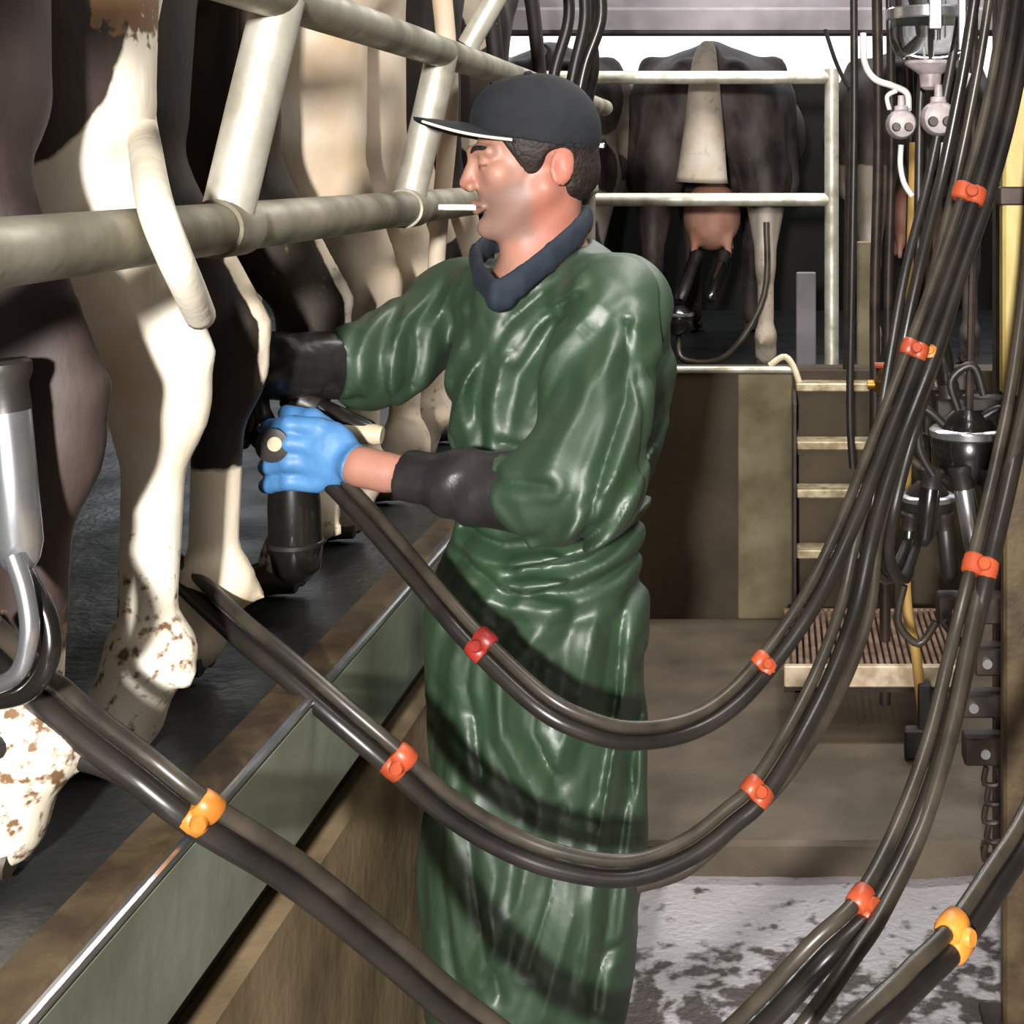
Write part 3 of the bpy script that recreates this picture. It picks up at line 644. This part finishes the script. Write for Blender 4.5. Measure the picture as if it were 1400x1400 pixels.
    if tail is None:
        tail = [w(.10, 0, 1.33), w(.03, .0, 1.28), w(-.0, .0, 1.1), w(-.02, .01, .85), w(-.0, .01, .6), w(.01, .01, .45)]
    mb = MB(); n = len(tail)
    mb.tube(tail, [tail_r[0] + (tail_r[1] - tail_r[0]) * i / (n - 1) for i in range(n)], 14, sub=6)
    me = bpy.data.meshes.new('tail'); me.from_pydata(mb.v, [], mb.f); me.update()
    attr(me, 'patch', np.full(len(mb.v), tail_patch)); attr(me, 'dirt', np.full(len(mb.v), .24))
    link('tail', me, m, body)
    return body
PI = math.pi
ZP = .90
def patch_a(L):
    x, y, z = L.T
    w = sstep(.02, -.03, y + .38 * np.clip(z - .65, 0, 1))                                   # right-hand half white
    w = np.maximum(w, sstep(.27, .20, z) * .9)                       # white sock on the dark leg
    return w * sstep(1.08, 1.0, z)
def dirt_a(L):
    x, y, z = L.T
    return .10 + .40 * sstep(.38, .2, z) - .1 * sstep(.14, .06, z) + .9 * sstep(.83, .9, z - .1 * x) * (y < -.05) + .1 * (y > 0) * (z < .3)
tailA = [(-.785, 1.62, 2.23), (-.755, 1.74, 2.16), (-.80, 1.90, 1.98), pt(190, 60, 1.95), pt(192, 150, 1.88), pt(200, 212, 1.62), pt(212, 280, 1.425), pt(236, 345, 1.41), pt(258, 395, 1.46), pt(274, 432, 1.54)]
cow('cow', (-.685, 1.62, ZP), PI, 'nearest cow, dark body with a white right hind leg and white tail over the rail', 'cows lined up on the left platform', M['coat_a'], patch_a, dirt_a,
    h=.011, leg=.14, tail=tailA, tail_r=(.021, .0155), bud=dict(r=.14, x=.20, hx=.0), width=.95)
cow('cow', (-.722, 2.26, ZP), PI, 'dark brown cow with pale lower hind leg, second along the rail', 'cows lined up on the left platform', M['coat_b'],
    lambda L: np.maximum(sstep(.33, .27, L[:, 2]), sstep(.012, -.006, L[:, 0] - np.clip((L[:, 2] - .5) * .54, 0, .3)) * sstep(.66, .56, L[:, 2])), lambda L: .04 + .2 * sstep(.2, .1, L[:, 2]) + .3 * (L[:, 1] < 0) * (L[:, 2] < .6),
    h=.013, leg=.20, tail_patch=0., bud=dict(x=.24, hx=.0, r=.13), tail=[(-.84, 2.3, 2.2), (-.83, 2.31, 2.0), (-.84, 2.32, 1.75), (-.85, 2.30, 1.5)])
cow('cow', (-.69, 2.98, ZP), PI, 'cream-white cow whose pale thigh shows between the two rail posts', 'cows lined up on the left platform', M['coat_c'],
    lambda L: 1 - sstep(.58, .68, fbm(L * 3.1 + 4, 2)) * (L[:, 0] > .75), lambda L: .12 + .25 * sstep(.4, .2, L[:, 2]), h=.016, leg=.16, tail_patch=1., bud=dict(x=.22))
cow('cow', (-.72, 3.66, ZP), PI, 'black and white cow just behind the man’s face and cap brim', 'cows lined up on the left platform', M['coat_c'],
    lambda L: sstep(.72, .66, L[:, 2] - .3 * L[:, 1]) * sstep(.36, .44, fbm(L * 4.3 + 9, 2)), lambda L: .12 + .3 * sstep(.5, .2, L[:, 2]), h=.018, leg=.16, tail_patch=0.)
cow('cow', (-.72, 4.34, ZP), PI, 'dark mottled cow farthest along the left platform, above the cap', 'cows lined up on the left platform', M['coat_c'],
    lambda L: sstep(.56, .62, fbm(L * 5 + 2, 3)), lambda L: .2 + .3 * sstep(.5, .2, L[:, 2]), h=.02, leg=.16, tail_patch=0.)
# cows behind the gate, seen from behind
ZB = .78; GRP = 'cows standing behind the back gate'
def bgpatch(L):
    x, y, z = L.T
    w = sstep(.10, .05, np.abs(y) + .12 * (z - .9)) * sstep(.3, .2, x) * .75
    return np.maximum(w, (y < -.05) * sstep(.72, .62, z) * (x < .35))
def bgdirt(L): return .25 + .15 * sstep(.6, .3, L[:, 2])
c0 = pt(968, 0, 6.0)[0]
cow('cow', (c0, 6.0, ZB), PI / 2, 'grey-black cow seen from behind in the centre of the back gate, pale tail', GRP, M['coat_bg'], bgpatch, bgdirt, h=.018, leg=.235, width=1.25, sc=1.0,
    tail=[(c0, 5.98, ZB + 1.34), (c0 - .01, 5.93, ZB + 1.25), (c0 - .012, 5.90, ZB + 1.0), (c0 - .02, 5.90, ZB + .78)], tail_r=(.028, .108), tail_patch=.62)
c1 = pt(1262, 0, 6.1)[0]
cow('cow', (c1, 6.1, ZB), PI / 2, 'dark cow seen from behind right of the gate post, pale flank low down', GRP, M['coat_bg'],
    lambda L: sstep(.0, .05, L[:, 1]) * sstep(.9, .8, L[:, 2]), bgdirt, h=.02, leg=.21, width=1.15, tail_patch=0.)
c2 = pt(735, 0, 6.05)[0]
cow('cow', (c2, 6.05, ZB), PI / 2, 'cow seen from behind at the gate, mostly hidden by the man’s cap', GRP, M['coat_bg'],
    lambda L: sstep(.5, .58, fbm(L * 4, 2)), bgdirt, h=.02, leg=.21, width=1.15, tail_patch=0.)
# cluster under the middle far cow
fc = thing('milking_cluster', (c0 - .07, 6.15, ZB + .3), 'dark milking cluster hanging under the cow behind the gate', 'milking cluster')
cc = np.array([c0 - .12, 6.0, ZB + .22]); claw(fc, cc, .06)
for dx, dy in ((-.06, .28), (.06, .28), (-.07, .42), (.07, .42)):
    teat_cup(fc, (c0 + dx, 6.0 + dy, ZB + .47), (c0 - .06 + dx, 6.05, ZB + .28), .024, 'rubber' if dx < 0 else 'smoke')
MB().tube([cc + [0, 0, -.06], cc + [.02, -.05, -.16], cc + [.2, -.1, -.14], cc + [.35, -.1, .1], cc + [.36, -.1, .4]], .013, 10, sub=5).build('outlet_hose', M['hose2'], fc)
q = MB().tube([pt(1052, 500, 5.0), pt(1074, 488, 5.0), pt(1090, 515, 4.97), pt(1098, 560, 4.96), pt(1090, 620, 4.96)], .011, 10, sub=5).build('pale_rope', M['cream'])
props(q, 'pale dirty rope looped over the end wall below the far cow’s leg', 'rope')

# ================================================================== THE MAN
HO = np.array([-.416, 2.42, 1.634])
FW = unit(np.array([-.93, -.34, -.15])); LH = unit(np.cross([0, 0, 1.], FW)); UH = np.cross(FW, LH)
HR = np.array([FW, LH, UH])
def hw(x, y, z): return HO + HR.T @ np.array([x, y, z])
def hl(P): return (P - HO) @ HR.T
S1 = pt(840, 418, 2.34); E1 = pt(792, 655, 2.13); W1 = pt(528, 646, 2.205)
S2 = pt(628, 420, 2.60); E2 = pt(520, 490, 2.47); W2 = pt(398, 500, 2.33)
NB = pt(742, 400, 2.47)
def head(P):
    q = hl(P); A = q.copy(); A[:, 1] = np.abs(q[:, 1])
    d = ell(q, (-.022, 0, .035), (.096, .075, .088))
    d = smin(d, ell(q, (.034, 0, -.03), (.056, .058, .082)), .02)
    d = smin(d, cone(A, (-.012, .046, -.05), (.062, .014, -.100), .024, .020), .02)
    d = smin(d, ball(q, (.080, 0, -.102), .019), .014)
    d = smin(d, ball(A, (.058, .040, -.016), .022), .014)
    d = smin(d, cone(A, (.086, .004, .026), (.066, .046, .022), .010, .010), .010)
    d = -smin(-d, ball(A, (.096, .031, .006), .012), .010)
    d = smin(d, ball(A, (.0745, .031, .004), .0125), .004)
    d = smin(d, cone(q, (.086, 0, .014), (.1055, 0, -.024), .0085, .0110), .013)
    d = smin(d, ball(A, (.100, .012, -.031), .009), .006)
    d = smin(d, cone(A, (.0975, 0, -.0585), (.088, .020, -.064), .0065, .004), .005)
    d = smin(d, cone(A, (.0955, 0, -.072), (.087, .018, -.068), .0070, .004), .005)
    d = -smin(-d, cone(A, (.104, 0, -.0652), (.091, .022, -.0665), .0015, .0012), .003)
    d = -smin(-d, cone(A, (.095, .019, -.034), (.083, .032, -.062), .0022, .0015), .006)
    e = ell(A - np.array([-.040, .077, -.018]), (0, 0, 0), (.021, .007, .033), np.array([[.94, .0, .34], [-.2, .96, .1], [-.34, 0, .94]]))
    e = -smin(-e, ell(A, (-.036, .086, -.012), (.011, .006, .019)), .004)
    d = smin(d, e, .006)
    return d
def hand_near(P):
    d = cone(P, W1, pt(492, 638, 2.21), .030, .030)
    d = smin(d, ell(P, pt(450, 622, 2.235), (.045, .025, .050)), .02)
    for k, (py, dy, r) in enumerate(((582, .006, .0125), (607, .0, .0138), (633, -.0, .0138), (659, .008, .0122))):
        a = pt(434, py + 2, 2.232); b_ = pt(396, py - 1, 2.224 + dy); c = pt(371, py + 3, 2.246 + dy); e = pt(364, py + 5, 2.285)
        g_ = smin(cone(P, a, b_, r + .001, r), cone(P, b_, c, r, r - .0006), .004)
        d = smin(d, smin(g_, cone(P, c, e, r - .0006, r - .002), .004), .009)
    t = smin(cone(P, pt(458, 596, 2.25), pt(426, 572, 2.262), .017, .0138), cone(P, pt(426, 572, 2.262), pt(392, 565, 2.285), .0138, .0115), .006)
    return smin(d, t, .008)
def hand_far(P):
    D = np.array([0, -.13, 0])
    d = cone(P, W2, pt(380, 512, 2.46) + D, .030, .028)
    d = smin(d, ell(P, pt(366, 530, 2.455) + D, (.024, .036, .042)), .02)
    for k, (px, py, Y) in enumerate(((352, 548, 2.42), (362, 556, 2.435), (372, 560, 2.455), (382, 556, 2.475))):
        d = smin(d, cone(P, pt(px + 4, py - 14, Y) + D, pt(px - 2, py + 14, Y - .01) + D, .011, .0095), .006)
        d = smin(d, cone(P, pt(px - 2, py + 14, Y - .01) + D, pt(px - 10, py + 30, Y - .005) + D, .0095, .0085), .003)
    return smin(d, cone(P, pt(392, 520, 2.43) + D, pt(398, 552, 2.41) + D, .013, .010), .008)
def body(P):
    d = head(P)
    d = smin(d, cone(P, hw(-.028, 0, -.045), NB, .056, .064), .022)
    d = smin(d, cone(P, hw(.03, 0, -.09), pt(728, 395, 2.42), .028, .045), .03)
    d = smin(d, cone(P, S1 + [-.02, 0, 0], S2 + [.02, 0, 0], .055, .055), .06)
    d = smin(d, ell(P, pt(755, 520, 2.47), (.13, .13, .24)), .05)
    d = smin(d, ell(P, pt(745, 760, 2.48), (.11, .105, .22)), .06)
    d = smin(d, smin(cone(P, S1, E1, .055, .043), cone(P, E1 - [0, -.01, .012], W1, .036, .026), .02), .03)
    d = smin(d, smin(cone(P, S2, E2, .055, .043), cone(P, E2, W2, .045, .028), .02), .03)
    for x, Y in ((765, 2.44), (705, 2.53)):
        hip = pt(x, 850, Y); kn = pt(x - 2, 1130, Y - .01); an = np.array([hip[0] + .005, Y, .10])
        d = smin(d, smin(cone(P, hip, kn, .072, .052), cone(P, kn, an, .05, .036), .02), .03)
        d = smin(d, cone(P, [an[0] + .02, Y, .05], [an[0] - .12, Y - .03, .045], .038, .03), .02)
    d = smin(d, hand_near(P), .006); d = smin(d, hand_far(P), .006)
    return np.maximum(d, .012 - P[:, 2])
LO = np.array([-.96, 1.98, 0]); HI = np.array([-.02, 2.86, 1.82])
me, v = sdf_mesh('person', body, LO, HI, .0042)
q = hl(v); ay = np.abs(q[:, 1])
inh = ball(v, HO, .24) < 0
ruddy = np.maximum(.5 * sstep(.045, .02, np.linalg.norm((np.column_stack([q[:, 0], ay, q[:, 2]]) - [-.040, .08, -.024]) / [1, 1, 1.3], axis=1)),   .25 * sstep(.03, .012, np.linalg.norm(q - [.112, 0, -.024], axis=1)))
ruddy = np.maximum(ruddy, .45 * sstep(.09, .04, np.linalg.norm(np.column_stack([q[:, 0], ay, q[:, 2]]) - [-.0, .05, -.10], axis=1)))
ruddy = np.maximum(ruddy, .75 * ((np.abs(q[:, 2] + .065) < .013) & (q[:, 0] > .088) & (ay < .022)))
stub = sstep(-.035, -.06, q[:, 2] - .25 * (.1 - q[:, 0]) + .0) * sstep(.0, .03, q[:, 0]) * sstep(-.14, -.115, q[:, 2]) * .8
line = ((np.abs(q[:, 2] + .0) < .0022) & (np.abs(ay - .033) < .013) & (q[:, 0] > .07)) * .8
line = np.maximum(line, ((np.abs(q[:, 2] + .0655) < .0022) & (q[:, 0] > .085) & (ay < .022)) * .6)
attr(me, 'ruddy', np.where(inh, ruddy, .15)); attr(me, 'stubble', np.where(inh, stub, 0)); attr(me, 'line', np.where(inh, line, 0))
man = link('person', me, M['skin'])
props(man, 'man in dark cap and long green gown facing left with a cigarette in his mouth', 'person')
# hair, eyebrow
def hair(P):
    q = hl(P); A = q.copy(); A[:, 1] = np.abs(q[:, 1])
    d = ell(q, (-.024, 0, .033), (.101, .080, .093))
    d = smin(d, ell(q, (-.055, 0, -.03), (.062, .064, .055)), .02)
    d = np.maximum(d, q[:, 0] - .052 + .5 * np.maximum(.05 - q[:, 2], 0)) 
    cut = np.maximum(-(q[:, 2] + .085), 0)
    d = np.maximum(d, -(q[:, 2] + .085))
    d = -smin(-d, cone(A, (-.034, .08, -.014), (-.004, .08, -.085), .026, .05), .006)
    return d - .002 * fbm(P * 90, 2)
me, v = sdf_mesh('hair', hair, HO - .18, HO + .18, .004); hr = link('hair', me, M['hair'], man)
eb = MB()
for s in (1, -1):
    eb.tube([hw(.0905, s * .012, .024), hw(.0865, s * .028, .0305), hw(.0735, s * .046, .028), hw(.066, s * .052, .0235)], [.0028, .0042, .0036, .0018], 8, sub=3)
eb.build('eyebrow', M['hair'], man)
# cap
def capf(P):
    q = hl(P)
    d = ell(q, (-.024, 0, .040), (.1055, .085, .098))
    d = smin(d, ell(q, (.016, 0, .066), (.066, .064, .066)), .02)
    d = d - .0014 * sstep(.012, .0, np.abs(q[:, 1])) - .0012 * (fbm(P * 30, 2) - .5)
    d = np.maximum(d, -(q[:, 2] - (.028 + .32 * q[:, 0])))
    return np.maximum(d, -ell(q, (-.022, 0, .034), (.100, .079, .092)))
me, v = sdf_mesh('cap', capf, HO - .2, HO + .2, .0036); cap = link('cap', me, M['capcloth'], man)
mb = MB(); nu, nv = 10, 22; vs = []
def brim(u, vv, dz):
    y = .078 * math.sin(vv * PI / 2)
    x0 = .074 - .045 * (abs(y) / .078) ** 2
    x1 = .074 - .040 * (abs(y) / .078) ** 2 + .098 * (1 - abs(vv) ** 2.6) ** .6
    x = x0 + (x1 - x0) * u
    return hw(x, y, .066 + .26 * (x - .07) - 3.9 * y * y * (1 - .2 * u) + dz)
for dz in (.0024, -.0024):
    for i in range(nu + 1):
        for j in range(nv + 1): vs.append(brim(i / nu, -1 + 2 * j / nv, dz))
W_ = nv + 1; fs = []; T_ = (nu + 1) * W_
for i in range(nu):
    for j in range(nv):
        a = i * W_ + j; fs += [(a, a + 1, a + W_ + 1, a + W_), (T_ + a + W_, T_ + a + W_ + 1, T_ + a + 1, T_ + a)]
for j in range(nv): fs += [(j + 1, j, T_ + j, T_ + j + 1), (nu * W_ + j, nu * W_ + j + 1, T_ + nu * W_ + j + 1, T_ + nu * W_ + j)]
br = mb.add(vs, fs).build('brim', M['capcloth'], cap)
e = [brim(1.0, -1 + 2 * j / 30, -.001) for j in range(31)]
MB().tube([brim(1, .28 + .72 * j / 16, -.002) for j in range(17)], .0024, 8).build('piping', M['white_trim'], br)
MB().lathe(hw(-.022, 0, .139), UH, [(0, .008), (.003, .007), (.005, .003)], 12).build('button', M['capcloth'], cap)
MB().box(hw(-.1245, .012, .004) - .005, hw(-.1245, .012, .004) + .005, .002).build('strap_buckle', M['steel'], cap)
cg = thing('cigarette', hw(.098, .006, -.066), 'white cigarette held in the man’s lips, pointing left', 'cigarette')
a = hw(.096, .008, -.0655); dct = unit(np.array([-1, -.10, .012]))
MB().tube([a, a + dct * .052], .0052, 14).build('paper', M['cig'], cg); MB().tube([a + dct * .052, a + dct * .060], .005, 14).build('tip', M['white_trim'], cg)

# gown -------------------------------------------------------------
def vert(P, px, y0, y1, w, amp):       # fold lines given as points on the gown front, in metres
    pass
def fl(pts, w, amp): return ([pt(x, y, 2.35)[[0, 2]] for x, y in pts], w, amp)
FOLDS = [
 fl([(690, 450), (640, 520), (600, 610)], .016, .016), fl([(650, 450), (600, 520), (570, 600)], .012, .012), fl([(735, 440), (690, 500), (668, 600)], .015, .014),
 fl([(800, 385), (740, 430), (690, 500)], .012, .010), fl([(835, 400), (770, 470), (725, 560)], .016, .014), fl([(880, 430), (830, 500), (790, 600)], .018, .014),
 fl([(900, 520), (870, 600), (800, 680)], .016, .014), fl([(905, 600), (860, 680), (760, 730)], .012, .014), fl([(850, 640), (790, 690), (710, 715)], .012, .014),
 fl([(890, 700), (800, 745), (690, 760), (620, 745)], .012, .016), fl([(880, 750), (800, 780), (720, 790), (650, 770)], .014, .014), fl([(860, 800), (780, 815), (700, 815), (620, 790)], .014, .010),
 fl([(690, 790), (640, 850), (610, 930)], .014, .012), fl([(760, 830), (700, 900), (690, 1010)], .018, .014), fl([(690, 900), (700, 980), (740, 1070), (760, 1120)], .014, .014),
 fl([(820, 830), (800, 930), (770, 1020), (735, 1110)], .018, .016), fl([(870, 850), (850, 960), (830, 1080), (815, 1200), (800, 1330)], .014, .018), fl([(885, 900), (872, 1050), (862, 1200), (850, 1330)], .010, .012),
 fl([(620, 900), (612, 1050), (618, 1200), (650, 1330)], .014, .010), fl([(660, 1080), (690, 1170), (680, 1290)], .014, .014), fl([(740, 1110), (720, 1200), (690, 1260), (660, 1310)], .014, .015), fl([(800, 1130), (790, 1230), (760, 1330), (740, 1390)], .014, .014),
 fl([(560, 400), (530, 470), (520, 560)], .014, .010), fl([(600, 380), (570, 460), (560, 560)], .014, .012), fl([(500, 420), (485, 490), (490, 560)], .010, .008)]
VALS = [fl([(868, 430), (872, 520), (852, 600), (834, 670), (812, 708)], .007, .017), fl([(742, 402), (700, 436), (668, 480), (655, 545), (662, 606)], .009, .010), fl([(690, 602), (730, 610), (792, 606)], .006, .010),
 fl([(700, 636), (735, 680), (752, 716)], .006, .012), fl([(800, 398), (745, 425), (706, 476)], .006, .010), fl([(885, 690), (800, 728), (700, 742), (630, 728)], .007, .014), fl([(880, 725), (800, 760), (720, 770)], .006, .010), fl([(640, 765), (700, 800), (790, 800), (870, 775)], .006, .010),
 fl([(838, 850), (836, 960), (818, 1090)], .007, .013), fl([(655, 830), (645, 930), (668, 1040)], .007, .012), fl([(740, 890), (735, 990), (770, 1060)], .007, .012), fl([(640, 1080), (660, 1200), (690, 1340)], .007, .012), fl([(770, 1100), (760, 1200), (730, 1300)], .007, .012), fl([(838, 1130), (830, 1260), (810, 1380)], .007, .012),
 fl([(620, 440), (590, 500), (572, 580)], .006, .010), fl([(575, 400), (548, 450), (540, 540)], .006, .010), fl([(520, 430), (508, 490), (512, 560)], .006, .008)]
def folds(P):
    d = 0; X = P[:, [0, 2]]; 
    wob = (fbm(P * 9, 2) - .5) * .03
    for pts_, w, amp in FOLDS:
        dd = 1e9; tt = 0
        n = len(pts_) - 1
        for i in range(n):
            a, b_ = pts_[i], pts_[i + 1]; e = b_ - a; t = np.clip(((X - a) @ e) / (e @ e), 0, 1)
            q = np.linalg.norm(X - a - t[:, None] * e, axis=1); tt = np.where(q < dd, (i + t) / n, tt); dd = np.minimum(q, dd)
        dd = np.abs(dd + wob * .4)
        ds = np.sqrt(dd * dd + .0035 ** 2) - .0035
        d = d + (amp * np.exp(-ds / w * 1.5) - amp * .5 * np.exp(-((dd - w * 1.9) / w) ** 2 * 1.8)) * np.sin(np.clip(.12 + tt * .82, 0, 1) * PI) ** .6
    for pts_, w, amp in VALS:
        dd = 1e9
        for i in range(len(pts_) - 1):
            a, b_ = pts_[i], pts_[i + 1]; e = b_ - a; t = np.clip(((X - a) @ e) / (e @ e), 0, 1)
            dd = np.minimum(np.linalg.norm(X - a - t[:, None] * e, axis=1), dd)
        ds = np.sqrt(np.abs(dd + wob * .25) ** 2 + .002 ** 2) - .002
        d = d - amp * np.exp(-ds / w * 1.2) + amp * .4 * np.exp(-((ds - w * 2.6) / (w * 1.6)) ** 2)
    front = sstep(2.62, 2.40, P[:, 1])
    return d * front
SE = pt(698, 672, 2.150)        # end of near green sleeve
def gown_base(P):
    d = ell(P, pt(742, 500, 2.46), (.158, .150, .24))
    d = smin(d, ell(P, pt(835, 505, 2.50), (.105, .13, .19)), .06)
    d = smin(d, cone(P, pt(748, 395, 2.47), S1 + [.0, 0, -.005], .074, .078), .05)
    d = smin(d, cone(P, pt(715, 398, 2.47), S2, .068, .070), .05)
    d = smin(d, cone(P, pt(760, 640, 2.45), pt(742, 840, 2.46), .148, .15), .06)
    d = smin(d, cone(P, pt(735, 850, 2.47), pt(731, 1180, 2.47), .176, .176), .06)
    d = smin(d, cone(P, pt(731, 1180, 2.47), pt(724, 1560, 2.47), .176, .168), .05)
    s = cone(P, S1, E1, .082, .090)
    s = smin(s, cone(P, E1, SE, .086, .064), .03)
    d = smin(d, s, .03)
    s = smin(cone(P, S2, E2, .078, .080), cone(P, E2, pt(455, 498, 2.42), .078, .064), .03)
    return smin(d, s, .04)
def wrinkle(P):
    n = fbm(P * np.array([6, 6, 4.5]) + 3, 2); q = fbm((P + .12 * (n[:, None] - .5)) * np.array([11, 11, 7.]) + 11, 1)
    r = np.sqrt((2 * q - 1) ** 2 + .0006)
    return .018 * (n - .5) + .028 * (np.minimum(r, .42) - .25)
def gown(P):
    d = gown_base(P) - np.maximum(folds(P) * .8 + wrinkle(P), -.013)
    c = cone(P, hw(-.03, 0, -.03), pt(744, 385, 2.455), .070, .074)
    d = -smin(-d, c, .008)
    d = -smin(-d, cone(P, pt(722, 335, 2.42), pt(686, 388, 2.27), .072, .020), .01)
    d = -smin(-d, cone(P, pt(670, 330, 2.52), pt(684, 385, 2.30), .045, .02), .01)
    # cut the sleeve ends flat and the hem
    ax = unit(SE - E1); near = ((P - SE) @ ax) - .004
    d = np.where((P[:, 1] < 2.25) & (near > 0) & (ball(P, SE, .11) < 0), np.maximum(d, near), d)
    e = pt(455, 498, 2.42); ax2 = unit(e - E2); f2 = (P - e) @ ax2
    d = np.where((ball(P, e, .14) < 0) & (P[:, 0] < e[0] + .05), np.maximum(d, f2), d)
    hem = .20 + .012 * np.sin(P[:, 0] * 40) + .01 * np.sin(P[:, 1] * 31)
    d = np.maximum(d, hem - P[:, 2])
    return d
me, v = sdf_mesh('gown', gown, (-.86, 1.96, .16), (-.02, 2.8, 1.62), .0048, 2.2)
gw = link('gown', me, M['gown'], man)
# folded navy collar of the shirt under the gown
def collar(P):
    loop = [hwp for hwp in (pt(678, 404, 2.272), pt(712, 384, 2.285), pt(752, 352, 2.325), pt(790, 318, 2.385), pt(802, 300, 2.455), pt(780, 296, 2.54), pt(728, 312, 2.57), pt(672, 330, 2.545), pt(650, 352, 2.46), pt(656, 378, 2.36), pt(676, 402, 2.276))]
    d = 1e9
    for i in range(len(loop) - 1):
        a, b_ = loop[i], loop[i + 1]
        d = smin(d, cone(P * [1, 1, .45], a * [1, 1, .45], b_ * [1, 1, .45], .0105, .0105), .004)
    fill = ell(P, pt(684, 408, 2.285), (.022, .012, .02))
    return smin(d, fill, .01)
me, v = sdf_mesh('collar', collar, (-.56, 2.2, 1.36), (-.25, 2.64, 1.64), .0045); link('collar', me, M['navy'], man)
# long black over-sleeves
def osl1(P):
    a = pt(712, 674, 2.150); b_ = pt(640, 664, 2.165); c = pt(552, 650, 2.195)
    d = smin(cone(P, a, b_, .060, .050), cone(P, b_, c, .050, .035), .02)
    ax = unit(c - b_); d = np.maximum(d, (P - c) @ ax); d = np.maximum(d, -((P - a) @ unit(b_ - a)))
    t = (P - a) @ unit(c - a)
    return d - .006 * (fbm(P * np.array([26, 26, 12.]), 2) - .5) - .0025 * np.sin(t * 95 + 9 * (fbm(P * 9, 2)))
me, v = sdf_mesh('oversleeve', osl1, pt(720, 740, 2.0), pt(530, 570, 2.4) , .0045) if False else sdf_mesh('oversleeve', osl1, (-.60, 2.06, 1.04), (-.37, 2.28, 1.28), .0045)
link('oversleeve', me, M['oversleeve'], man)
def osl2(P):
    a = pt(468, 498, 2.435); c = pt(372, 500, 2.31)
    d = smin(cone(P, a, c, .057, .052), ball(P, c, .050), .01); d = np.maximum(d, -((P - a) @ unit(c - a)))
    return d - .008 * (fbm(P * 24, 2) - .5)
me, v = sdf_mesh('oversleeve', osl2, (-.92, 2.2, 1.18), (-.66, 2.55, 1.42), .005); link('oversleeve', me, M['oversleeve'], man)
# gloves
def glove(P):
    d = hand_near(P) - .0016
    c = pt(484, 634, 2.212); ax = unit(W1 - pt(450, 622, 2.235))
    return np.maximum(d, (P - c) @ ax) - .0012 * (fbm(P * 60, 2) - .5)
me, v = sdf_mesh('glove', glove, (-.85, 2.17, 1.08), (-.60, 2.34, 1.28), .003); o = link('glove', me, M['glove'], man); o['label'] = 'blue rubber glove'
me, v = sdf_mesh('glove', lambda P: np.maximum(hand_far(P) - .0018, (P - pt(396, 505, 2.33)) @ unit(W2 - pt(366, 530, 2.325))), (-.93, 2.22, 1.14), (-.70, 2.42, 1.36), .0035)
o = link('glove', me, M['oversleeve'], man); o['label'] = 'black rubber glove'
def bracelet(P): return 0
for x, Y in ((765, 2.44), (705, 2.53)):
    hip = pt(x, 850, Y); an = np.array([hip[0] + .005, Y, .10])
    def boot(P):
        d = cone(P, [an[0], Y, .08], [an[0], Y, .36], .05, .066)
        d = smin(d, cone(P, [an[0] + .015, Y, .055], [an[0] - .125, Y - .03, .05], .05, .044), .03)
        return np.maximum(np.maximum(d, .002 - P[:, 2]), P[:, 2] - .34)
    me, v = sdf_mesh('boot', boot, (an[0] - .2, Y - .13, -.02), (an[0] + .12, Y + .1, .4), .008); link('boot', me, M['boot'], man)

# ================================================================== LIGHT, SKY, CAMERA
w = bpy.data.worlds.new('overcast_sky'); scene.world = w; w.use_nodes = True
bg = w.node_tree.nodes['Background']; bg.inputs[0].default_value = (.93, .96, 1, 1); bg.inputs[1].default_value = 1.5
def area(name, loc, target, sx, sy, power, col=(1, 1, 1)):
    l = bpy.data.lights.new(name, 'AREA'); l.shape = 'RECTANGLE'; l.size = sx; l.size_y = sy; l.energy = power; l.color = col
    o = bpy.data.objects.new(name, l); COL.objects.link(o); o.location = loc
    o.rotation_euler = (Vector(target) - Vector(loc)).to_track_quat('-Z', 'Y').to_euler(); return o
area('camera_flash', (-.15, -1.6, 1.9), (-.35, 2.6, 1.2), .14, .14, 320, (1, .97, .93))
area('overhead_fill', (.35, 2.6, 3.1), (.35, 2.6, 0), .3, 2.4, 45, (1, .97, .92))  # unseen light added overhead to brighten the pit
area('overhead_fill', (.3, 5.0, 3.1), (.3, 5.6, 0), 2.2, .3, 85, (1, .98, .95))  # second added overhead light, brightens the rear and the shoulder rim
cam = bpy.data.cameras.new('camera'); cam.lens = F / 1400 * 36; cam.sensor_width = 36
cam.shift_x = -(VX - 700) / 1400; cam.shift_y = -(700 - VY) / 1400; cam.clip_start = .05
co = bpy.data.objects.new('camera', cam); COL.objects.link(co); co.location = (0, 0, EYE); co.rotation_euler = (PI / 2, 0, 0)
scene.camera = co
vs_ = scene.view_settings; vs_.view_transform = 'Standard'; vs_.look = 'None'; vs_.gamma = 1; vs_.exposure = 0
